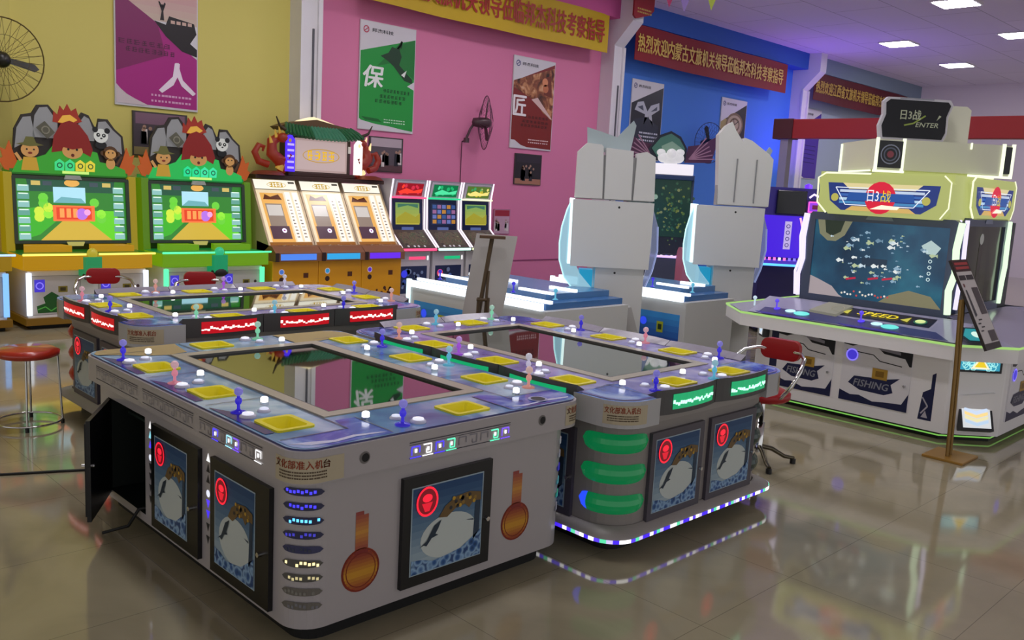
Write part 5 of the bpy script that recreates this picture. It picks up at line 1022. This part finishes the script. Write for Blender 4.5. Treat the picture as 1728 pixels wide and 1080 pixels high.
# ------------------------------------------------------------------ eight sided fishing island on the right
def island():
    ORG[0] = (0, 0, 0); t = thing('fishing_island', 'large eight sided white fishing game island with big screens and lit signs', 'arcade machine', (7.0, .5, 0))
    wh = mt('#f0eef0', .35, coat=.2); NV = mt('#141c48', .35); K = mt('#15171f', .35); grn = E('#b4e880', .7)
    bo = [(-1.18, .78), (-1.18, -.83), (-.86, -1.15), (.86, -1.15), (1.18, -.83), (1.18, .78), (.82, 1.14), (-.82, 1.14)]
    co = [(-1.40, 1.0), (-1.40, -.91), (-1.04, -1.27), (1.04, -1.27), (1.40, -.91), (1.40, 1.0), (.98, 1.42), (-.98, 1.42)]
    m = MB(); m.prism(bo, .07, .80, wh); m.build('body', t, .01)
    m = MB(); m.prism([(a*.93, b*.93) for a, b in bo], 0, .07, DARK); m.build('plinth', t)
    m = MB(); n = len(bo); q = [(a*.945, b*.945) for a, b in bo]
    m.add([(a, b, .03) for a, b in q]+[(a, b, .042) for a, b in q], [[i, (i+1) % n, n+(i+1) % n, n+i] for i in range(n)], E('#8ad860', .7)); m.build('base_light', t)
    m = MB(); m.prism(co, .72, .835, wh); ci = [(a*.55, b*.5) for a, b in co]
    deck = [(a*.985, b*.985) for a, b in co]; m.add([(a, b, .842) for a, b in deck]+[(-.95, .75, .99), (-.95, -.75, .99), (-.80, -.62, .99), (.80, -.62, .99), (.95, -.75, .99), (.95, .75, .99), (.8, .62, .99), (-.8, .62, .99)], [[i, (i+1) % 8, 8+(i+1) % 8, 8+i] for i in range(8)], mt('#a09eb8', .25, coat=.3)); m.build('counter', t, .006)
    m = MB(); m.add([(a, b, .832) for a, b in [(x*1.004, y*1.004) for x, y in co]]+[(a, b, .852) for a, b in [(x*1.004, y*1.004) for x, y in co]], [[i, (i+1) % 8, 8+(i+1) % 8, 8+i] for i in range(8)], grn); m.build('edge_light', t)
    def deck_pl(o, u, v): return Pl(m, o, u, v)
    # controls on the near deck
    m = MB(); v = V((.45, 0, .147)).normalized(); pl = Pl(m, (-1.385, 0, .846), (0, -1, 0), v, .004); g = lambda c, e=.8: mt(c, .25, 0, e)
    pl.rect(-.95, .02, .9, .42, mt('#a8a6c4', .2, coat=.3), 1); pl.poly([(-.85, .03), (.85, .03), (.70, .16), (-.45, .20), (-.85, .16)], mt('#4a4a80', .2, coat=.3), 1.5); pl.rect(-.32, .22, .62, .40, mt('#12143a', .25), 2); pl.text('SPEED', -.02, .27, .34, .075, g('#e8d020', 1.0), 4, .03, slant=.25)
    for a in (-.12, .40): pl.poly([(a-.04, .28), (a+.03, .25), (a+.03, .35)], g('#d8d050', .7), 4)
    pl.disc(.52, .30, .055, mt('#3a8a70', .25, 0, .4), 3, .05); pl.disc(.52, .30, .042, g('#e0f0a0', .8), 4, .036)
    for c in (-.6, .2): 
        pl.disc(c+.02, .14, .05, g('#c8f4ff', 1.0), 3, .035); pl.disc(c+.14, .12, .075, g('#6fe8e0', .9), 3, .045); pl.disc(c-.12, .15, .03, g('#5a40ff', .9), 3); pl.poly([(c-.3, .05), (c-.2, .02), (c+.3, .02), (c+.2, .05)], g('#4a3ab0', .4), 2)
    m.prism([(-.42, .19), (-.16, .17), (-.11, .40), (-.34, .41)], .004, .03, mt('#dcd8c4', .35, 0, .2), fn=lambda a, b, z: pl.P(a, b)+pl.n*z); pl.ring(-.2, .30, .06, .008, mt('#b8b49c', .4), 8, n=14)
    m.build('control_panel', t)
    for c in (-.72, .08, -.95):
        m = MB(); p = pl.P(c, .14, 3); mm = mt('#6a50ff' if c > -.9 else '#d8f0ff', .15, 0, .7); m.tube([p, p+V((0, 0, .06))], .008, mm, 8); m.ball(p+V((0, 0, .075)), .019, mm, 10); m.build('joystick', t)
    # printed service doors
    def door(o, u, w, h, a):
        m = MB(); pl = Pl(m, o, u, (0, 0, 1)); m.prism([(0, 0), (w, 0), (w, h), (0, h)], 0, .012, mt('#e4e2e8', .35), fn=lambda a, b, z: pl.P(a, b)+pl.n*z); pl.o = pl.o+pl.n*.012
        pl.poly([(0, h), (0, h-.05), (.08, h-.06), (.16, h-.03), (w*.5, h-.04), (w*.6, h-.085), (w-.06, h-.10), (w-.02, h-.16), (w, h-.16), (w, h)], K, 1); pl.poly([(.12, h-.02), (w*.45, h-.025), (w*.55, h-.06), (w-.1, h-.075), (w-.1, h-.05), (w*.6, h-.02)], mt('#8c8894', .4), 2)
        pl.line([(.03, h-.10), (w*.45, h-.11), (w*.55, h-.155), (w-.08, h-.17)], .008, K, 1); pl.poly([(0, 0), (w, 0), (w, .16), (w-.05, .06), (w*.7, .05), (w*.5, .035), (w*.3, .07), (.1, .06), (0, .09)], NV, 1)
        pl.poly([(w*.12, h*.30), (w*.2, h*.42), (w*.48, h*.44), (w*.62, h*.44), (w*.86, h*.50), (w*.74, h*.38), (w*.78, h*.26), (w*.66, h*.20), (w*.3, h*.21)], NV, 2); pl.text('FISHING', w*.2, h*.27, w*.5, h*.11, mt('#8e909c', .35), 4, .03, slant=.2)
        pl.rect(w*.46, h*.43, w*.68, h*.60, mt('#b08a30', .4), 3); pl.rect(w*.51, h*.47, w*.63, h*.56, mt('#7d5c14', .4), 4)
        if a: pl.disc(w*.14, h*.75, .055, mt('#4a3ce0', .4, 0, .7), 3); pl.ring(w*.14, h*.75, .055, .012, mt('#8f80ff', .4, 0, .9), 4)
        d = m.build('door', t); m = MB(); p = pl.P(w-.04, h*.40); m.tube([p, p+pl.n*.02], .012, CHROME, 10); m.build('lock', d)
    door((-1.18, .70, .18), (0, -1, 0), .55, .54, False); door((-1.18, .07, .18), (0, -1, 0), .60, .55, True)
    door((-.75, -1.15, .18), (1, 0, 0), .6, .52, True); door((.1, -1.15, .18), (1, 0, 0), .6, .52, False)
    m = MB(); pl = Pl(m, (-1.18, 0, 0), (0, -1, 0), (0, 0, 1)); pl.poly([(.62, .15), (.73, .15), (.73, .56), (.70, .54), (.70, .42), (.64, .38)], NV, 1); pl.line([(.64, .2), (.69, .27), (.64, .34)], .012, mt('#b8b4c0', .4), 2); pl.poly([(.645, .17), (.70, .17), (.675, .23)], mt('#b8b4c0', .4), 2); m.build('side_print', t); m = MB(); pl.mb = m; pl.rect(-.78, .35, -.70, .70, NV, 1); m.build('side_print', t)
    # lit panels on the corner between the two near faces
    s2 = math.sqrt(.5); u = V((s2, -s2, 0)); n_ = V((-s2, -s2, 0)); c0 = V((-1.02, -.99, 0))
    def lit_panel(z0, z1, w, tilt, ar, cc=c0, uu=u, nn=n_):
        m = MB(); v = (V((0, 0, 1))-nn*tilt).normalized(); o = cc-uu*w/2+V((0, 0, z0))+nn*(.02+tilt*(z1-z0)); pl = Pl(m, o, uu, v, .003); h = z1-z0; P3 = lambda a, b, z: pl.P(a, b)+pl.n*z
        m.prism([(0, 0), (w, 0), (w, h), (0, h)], -.06, 0, K, fn=P3); pl.rect(.02, .02, w-.02, h-.02, mt('#2f9ab8' if not ar == 2 else '#d8dce0', .25, 0, .9), 1); R = random.Random(ar)
        if ar < 2:
            for i in range(18): pl.ring(R.uniform(.05, w-.05), R.uniform(.04, h-.04), .028, .008, mt('#a8f0f0', .25, 0, .9), 2, n=6)
            pl.poly([(w*.28, .03), (w*.72, .03), (w*.5, h-.03)], mt('#f0f0d0', .25, 0, 1), 3); pl.poly([(w*.36, .045), (w*.64, .045), (w*.5, h*.72)], mt('#e8c820', .25, 0, 1), 4)
        else:
            for i in range(4): b = .035+(h-.07)*i/4; pl.poly([(w*.15, b+.03), (w*.5, b), (w*.85, b+.03), (w*.85, b+.055), (w*.5, b+.025), (w*.15, b+.055)], mt(['#b8d0e8', '#e8e0b0', '#f8d890', '#c8d8f0'][i], .25, 0, 1), 2)
        m.build('lit_panel', t)
    lit_panel(.60, .77, .36, 0, 1); lit_panel(.14, .34, .27, .45, 2)
    lit_panel(.60, .80, .14, 0, 2, V((-1.10, .92, 0)), V((-s2, -s2, 0)), V((-s2, s2, 0)))
    m = MB(); m.prism([(-.15, .1), (.15, .1), (.15, .44), (-.15, .40)], 0, .14, wh, fn=lambda a, b, z: c0+u*a+n_*(z-.10)+V((0, 0, b))); m.build('corner_housing', t, .006)
    m = MB(); pl = Pl(m, (-1.24, -1.05, .87), (.7, -.7, 0), (.3, .3, .22), .003); pl.poly([(-.10, 0), (.12, -.0), (.15, .10), (.08, .2), (-.08, .2), (-.14, .08)], mt('#15383f', .25), 1); pl.poly([(-.08, .02), (.10, .02), (.12, .10), (.06, .18), (-.06, .18), (-.11, .08)], mt('#28a0a8', .25, 0, .7), 2); pl.disc(.0, .1, .04, mt('#d8f8e8', .25, 0, .9), 3); m.build('corner_badge', t)
    # screens: near one with the fish game, right one dark
    def scr(o, u, w, dark):
        m = MB(); pl = Pl(m, o, u, (0, 0, 1), .003); h = .74; P3 = lambda a, b, z: pl.P(a, b)+pl.n*z
        fr = [(-.05, -.04), (w+.03, -.05), (w+.05, h+.02), (w, h+.05), (0, h+.05), (-.06, h)]; m.prism(fr, -.06, .02, mt('#56607a', .3, .3), fn=P3, holes=[[(.03, .03), (w-.03, .03), (w-.03, h-.02), (.03, h-.02)]]); pl.poly([(w*.4, h+.005), (w*.6, h+.005), (w*.58, h+.045), (w*.42, h+.045)], mt('#7c88a4', .3), 8); f_ = m.build('screen_frame', t)
        for a in (-.06, w+.04):
            m = MB(); c = '#e0ffd8' if a > 0 else '#e8e0ff'; m.tube([P3(a-.01, .0, .02), P3(a-.02, .2, .03), P3(a+.015, .35, .03), P3(a+.0, .55, .03), P3(a+.02, h+.03, .02)], .028 if a > 0 else .018, E(c, 1.1), 6); (m.tube([P3(a-.06, .0, -.02), P3(a-.08, .22, -.02), P3(a-.04, .36, -.02), P3(a-.06, .55, -.02), P3(a-.03, h+.03, -.02)], .013, E(c, 1.1), 6) if a < 0 else None); m.build('edge_light', f_)
        m = MB(); pl = Pl(m, o, u, (0, 0, 1), .002); g = lambda c, e=.8: mt(c, .15, 0, e); R = random.Random(11)
        if not dark:
            pl.rect(.03, .03, w-.03, h-.02, noise_mat('sea_screen', ['#142a44', '#1f4a66', '#2a6a80'], 2.2, .15, e=.95, pos=[.3, .55, .75]), 1)
            pl.poly([(.05, h-.02), (.08, h*.8), (.16, h*.72), (.24, h*.72), (.32, h*.8), (.38, h-.02)], g('#8a8a70', .7), 2); pl.poly([(.12, h-.02), (.14, h*.82), (.2, h*.78), (.28, h*.84), (.31, h-.02)], g('#2f3a34', .7), 3)
            pl.poly([(.03, .03), (.03, .2), (.12, .17), (.25, .12), (.32, .05), (.36, .03)], g('#b0a4a8', .75), 2); pl.poly([(w*.55, .03), (w*.62, .10), (w*.75, .16), (w*.9, .13), (w-.06, .06), (w-.03, .03)], g('#8a8468', .7), 2)
            for i in range(85):
                a = w*R.choice([R.gauss(.38, .07), R.gauss(.62, .06), R.uniform(.1, .9)]); b = h*R.choice([R.gauss(.75, .06), R.gauss(.45, .1), R.uniform(.2, .9)]); s = R.choice([.007, .010, .013, .02, .028])
                a = min(max(a, .06), w-.08); b = min(max(b, .06), h-.06); c = R.choice(['#c8dce8', '#8fb0c8', '#e8f0f0', '#6f90a8', '#b8c8a0']); pl.poly([(a-s, b), (a-.2*s, b-s*.7), (a+s, b-s*.1), (a+s*1.6, b-s*.6), (a+s*1.5, b+s*.6), (a+s, b+s*.2), (a-.1*s, b+s*.8)], g(c, .8), 3+i % 4)
            pl.poly([(w*.80, h*.75), (w*.86, h*.82), (w*.93, h*.74), (w*.9, h*.66), (w*.84, h*.66)], g('#b8d0d0', .8), 4)
            for i in range(4): pl.ring(w*.87, h*(.58-.07*i), .016, .006, g('#d8f0f0', .9), 5, n=10)
            for a, b in ((w*.30, .20), (w*.46, .22), (w*.56, .23)): pl.line([(a, b), (a+.09, b+.02)], .018, g('#c02848', .8), 6)
            for i in range(16): pl.disc(w*.28+.028*i, .06+R.uniform(0, .04), .01, g(R.choice(['#e8e0d0', '#c85050', '#f0f0f0']), .8), 6, n=6)
            pl.rect(w*.4, h*.45, w*.58, h*.55, mt('#2a4058', .2, 0, .6), 2)
        else:
            pl.rect(.03, .03, w-.03, h-.02, noise_mat('dim_screen', ['#1c1e16', '#3a3c2c', '#4a4a3a'], 2.5, .12, e=.35, pos=[.35, .55, .75], stretch=(3, 1, .6)), 1); pl.disc(w*.42, h*.82, .05, g('#8a8a86', .6), 3); pl.rect(w*.38, h*.3, w*.46, h*.78, mt('#2a241c', .2, 0, .4), 2)
        m.build('screen', t)
    scr((-.90, .63, 1.02), (0, -1, 0), 1.26, False); scr((-.56, -.60, 1.04), (1, 0, 0), 1.0, True)
    m = MB(); m.prism([(-.84, .66), (-.84, -.58), (-.58, -.56), (.58, -.56), (.84, -.58), (.84, .66)], .98, 1.80, mt('#3c3e48', .4)); m.build('core', t)
    # yellow lit headers
    YL = mt('#d0d884', .4, 0, .55)
    def header(o, u, w):
        m = MB(); pl = Pl(m, o, u, (0, 0, 1), .003); P3 = lambda a, b, z: pl.P(a, b)+pl.n*z
        m.prism([(.08, 0), (w-.05, 0), (w+.02, .10), (w+.02, .30), (w-.05, .36), (.03, .36), (-.04, .30)], -.10, .02, YL, fn=P3)
        a0, a1 = .06, w-.06; pl.o = pl.o+pl.n*.02; g = lambda c, e=.8: mt(c, .25, 0, e); q = [(a0, .28), (a0+.03, .12), (a0+.14, .04), (a1-.14, .04), (a1-.02, .12), (a1, .28)]
        pl.poly(q, g('#28408e', .6), 1); pl.poly([(a0+.14, .28), (a1-.14, .28), (a1-.2, .23), (a0+.2, .23)], g('#e8d8a0', .8), 2); pl.poly([(a0+.18, .04), (a1-.18, .04), (a1-.24, .08), (a0+.24, .08)], g('#e8c070', .7), 2)
        for b, c in ((.20, '#c8d8f0'), (.165, '#3a68b8'), (.13, '#b8d8f0'), (.10, '#4a90c8')): pl.rect(a0+.12, b, a1-.12, b+.022, g(c, .8), 3)
        pl.line([(a0+.08, .24), (a1-.08, .24), (a1-.2, .09), (a0+.18, .09), (a0+.08, .24)], .008, g('#e8f0ff', .9), 4); cc = (a0+a1)/2; pl.disc(cc, .16, .135*min(1, w), g('#d81c3c', .9), 5, .14); pl.poly([(cc-.3*w/1.1, .13), (cc+.3*w/1.1, .13), (cc+.28*w/1.1, .2), (cc-.28*w/1.1, .2)], g('#2a60b8', .6), 6)
        pl.text('日3', cc-.11, .125, .10, .10, g('#f8f0f0', 1), 8, .012); pl.text('战', cc+.01, .125, .085, .10, g('#e8c820', 1), 8, .012); pl.poly([(cc-.08, .06), (cc+.02, .10), (cc+.18, .09), (cc+.16, .065)], g('#f8f0d8', 1), 7)
        for a in (a0+.08, a1-.1): pl.disc(a, .15, .035, g('#c8c060', .7), 5)
        le = E('#fbffd8', 1.0); m.tube([pl.P(a, b) for a, b in ((.06, .01), (-.03, .10), (-.04, .32), (.03, .365), (w*.4, .365))], .008, le, 6); m.tube([pl.P(a, b) for a, b in ((w-.04, .01), (w+.02, .10), (w+.02, .31), (w-.04, .365))], .006, le, 6)
        m.build('header_sign', t)
    header((-1.0, .52, 1.80), (0, -1, 0), 1.10); header((-.55, -.60, 1.82), (1, 0, 0), 1.1)
    m = MB(); m.prism([(-.9, .6), (-.9, -.58), (-.5, -.58), (.6, -.58), (.9, -.3), (.9, .6)], 1.80, 2.18, YL); m.build('header_core', t)
    # square ring of light boxes and the black name board on top
    Mx = Matrix.Rotation(-PI/4, 4, 'Z'); m = MB(M=Mx); bx = mt('#d8d8c4', .4); LT = E('#f8ffe0', 1.1)
    m.prism([(-.76, -.66), (.43, -.66), (.43, .17), (-.76, .17)], 2.21, 2.47, bx); 
    for a in (-.75, -.52, .345): m.box(a-.012, a+.012, -.675, -.655, 2.20, 2.48, LT)
    m.box(.415, .44, -.675, -.655, 2.2, 2.48, LT); m.box(-.77, -.50, -.675, -.655, 2.185, 2.205, LT); m.box(.06, .44, -.675, -.655, 2.185, 2.205, LT); m.box(.055, .068, -.672, -.66, 2.42, 2.475, LT); m.box(-.775, -.76, -.6, .17, 2.19, 2.205, LT); m.box(-.775, -.76, .15, .17, 2.2, 2.46, LT)
    m.box(-.738, -.532, -.675, -.66, 2.225, 2.455, K); m.box(.357, .413, -.675, -.66, 2.225, 2.455, K); m.M = None
    o = Mx @ V((0, -.676, 0)); pl = Pl(m, o, Mx.to_3x3() @ V((1, 0, 0)), (0, 0, 1), .002); pl.ring(-.635, 2.34, .085, .01, mt('#8a90a8', .4), 1); pl.ring(-.635, 2.34, .06, .012, mt('#5a6078', .4), 1); pl.disc(-.635, 2.34, .03, mt('#8a3c4c', .4), 1); m.build('light_box', t)
    m = MB(M=Mx); m.box(-.45, .2, -.4, .1, 2.16, 2.24, YL); m.box(-.3, -.1, -.36, -.1, 2.45, 2.6, bx); m.prism([(-.07, 2.46), (.17, 2.46), (.17, 2.78), (.13, 2.81), (-.05, 2.81)], -.36, -.05, bx, fn=lambda a, b, z: (a, z, b)); m.build('ring_mount', t)
    m = MB(M=Mx); f = lambda a, b, z: (a-.165, -.42-z, b); ol = [(-.50, 2.48), (.06, 2.48), (.09, 2.55), (.085, 2.70), (.12, 2.80), (.09, 2.845), (-.46, 2.85), (-.50, 2.81), (-.49, 2.7), (-.52, 2.6)]
    m.prism(ol, 0, .05, mt('#c6c4cc', .35), fn=f); m.prism([(-.475, 2.50), (.045, 2.50), (.07, 2.56), (.065, 2.70), (.095, 2.795), (.07, 2.825), (-.44, 2.83), (-.475, 2.8), (-.465, 2.7), (-.495, 2.6)], .05, .056, mt('#060814', .6), fn=f); m.M = None
    pl = Pl(m, Mx @ V((-.165, -.477, 0)), Mx.to_3x3() @ V((1, 0, 0)), (0, 0, 1), .002); g = mt('#b8bca0', .35, 0, .3)
    pl.text('日3战', -.34, 2.66, .18, .085, g, 1, .02); pl.line([(-.30, 2.61), (-.22, 2.63), (-.12, 2.70)], .014, mt('#8fa040', .35, 0, .3), 1); pl.text('ENTER', -.2, 2.60, .2, .04, g, 1, .02, slant=.25); pl.poly([(-.02, 2.66), (.02, 2.70), (-.0, 2.71)], g, 1); pl.rect(-.36, 2.835, -.06, 2.845, mt('#8a8a98', .4), 1); m.build('name_board', t)
island()

# ------------------------------------------------------------------ info stand and the red overhead header
def info_stand():
    ORG[0] = (0, 0, 0); t = thing('sign_stand', 'brass coloured sign stand with a slanted printed board in front of the island', 'sign stand', (5.41, -.545, 0))
    br = mt('#7d5f2c', .35, .5); m = MB(); m.box(-.17, .17, -.15, .15, 0, .02, mt('#9c7430', .4, .3)); m.build('base', t, .004)
    for dx in (-.035, .035):
        m = MB(); m.tube([(dx-.03, 0, .02), (dx+.02, .04, .7), (dx+.06, .08, 1.22)], .013, br, 8); m.build('pole', t)
    m = MB(); o = V((.05, -.145, .86)); v = V((0, .34, .65)).normalized(); pl = Pl(m, o, (1, 0, 0), v); h = .735; w = .34; P3 = lambda a, b, z: pl.P(a, b)+pl.n*z
    m.prism([(0, 0), (w, 0), (w, h), (0, h)], -.02, 0, mt('#2a2220', .4), fn=P3); pl.rect(.008, .05, w-.008, h-.10, mt('#c8c2c0', .4), 1); pl.rect(.0, h-.10, w, h, mt('#3a1a18', .4), 1)
    for b in (h-.045, h-.08): pl.rect(.03, b, w-.03, b+.022, mt('#b03a38', .4), 2)
    K = mt('#2c2a2c', .4); pl.rect(.02, h-.17, w*.45, h-.13, K, 2); pl.rect(w*.5, h-.17, w-.02, h-.13, K, 2); pl.rect(w*.55, h*.38, w-.02, h*.68, mt('#4a4446', .4), 2); pl.poly([(.04, h*.36), (.09, h*.38), (.08, h*.66), (.05, h*.66)], mt('#3a3a40', .4), 2); pl.disc(.06, h*.71, .016, mt('#6a3030', .4), 2)
    for i in range(4): pl.rect(.04+.04*(i % 2), h*(.2+.04*i), .10+.05*(i % 2), h*(.215+.04*i), K, 2)
    pl.rect(w*.5, .06, w-.02, h*.2, mt('#4a4446', .4), 2); m.build('board', t)
info_stand()
def red_header():
    ORG[0] = (12, 0, 0); t = thing('overhead_header', 'long plain red header board on grey posts behind the island', 'header board', (12, 0, 0))
    m = MB(); m.box(11.9, 12.1, -3.2, 4.92, 2.91, 3.22, mt('#a01a1c', .5)); m.box(11.88, 12.12, 4.60, 4.95, 2.90, 3.23, mt('#4a1218', .5)); m.build('board', t, .01)
    for y in (-3.0, 4.75): m = MB(); m.box(11.93, 12.07, y-.07, y+.07, 0, 2.91, mt('#8e8a92', .5)); m.build('post', t)
red_header()

# ------------------------------------------------------------------ added violet light column, and the coloured lamps of the back machines
def added_violet_column():  # column and lamp added to throw violet on the ceiling and wall
    ORG[0] = (0, 0, 0); t = thing('light_column', 'added violet glowing light column by the far pillar', 'lamp', (19.2, 8.0, 0))
    m = MB(); m.lathe([(.22, 0), (.22, .08), (.1, .12)], mt('#2a2440', .4), n=16); m.build('base', t)
    m = MB(); m.lathe([(.09, .12), (.09, 2.3), (.0005, 2.34)], E('#5a28ff', 2.0), n=16); m.build('tube', t)
    area('added_violet_lamp', (19.2, 7.9, 2.5), .5, 45, (.30, .10, 1), (PI, 0, 0))
added_violet_column()
area('violet_cabinet_lamp', (10.1, 3.65, 2.15), .5, 18, (.40, .12, 1), (PI, 0, 0))
area('tank_back_lamp', (10.7, 6.3, 1.2), .6, 80, (.10, .14, 1), (-PI/2, 0, -.6))
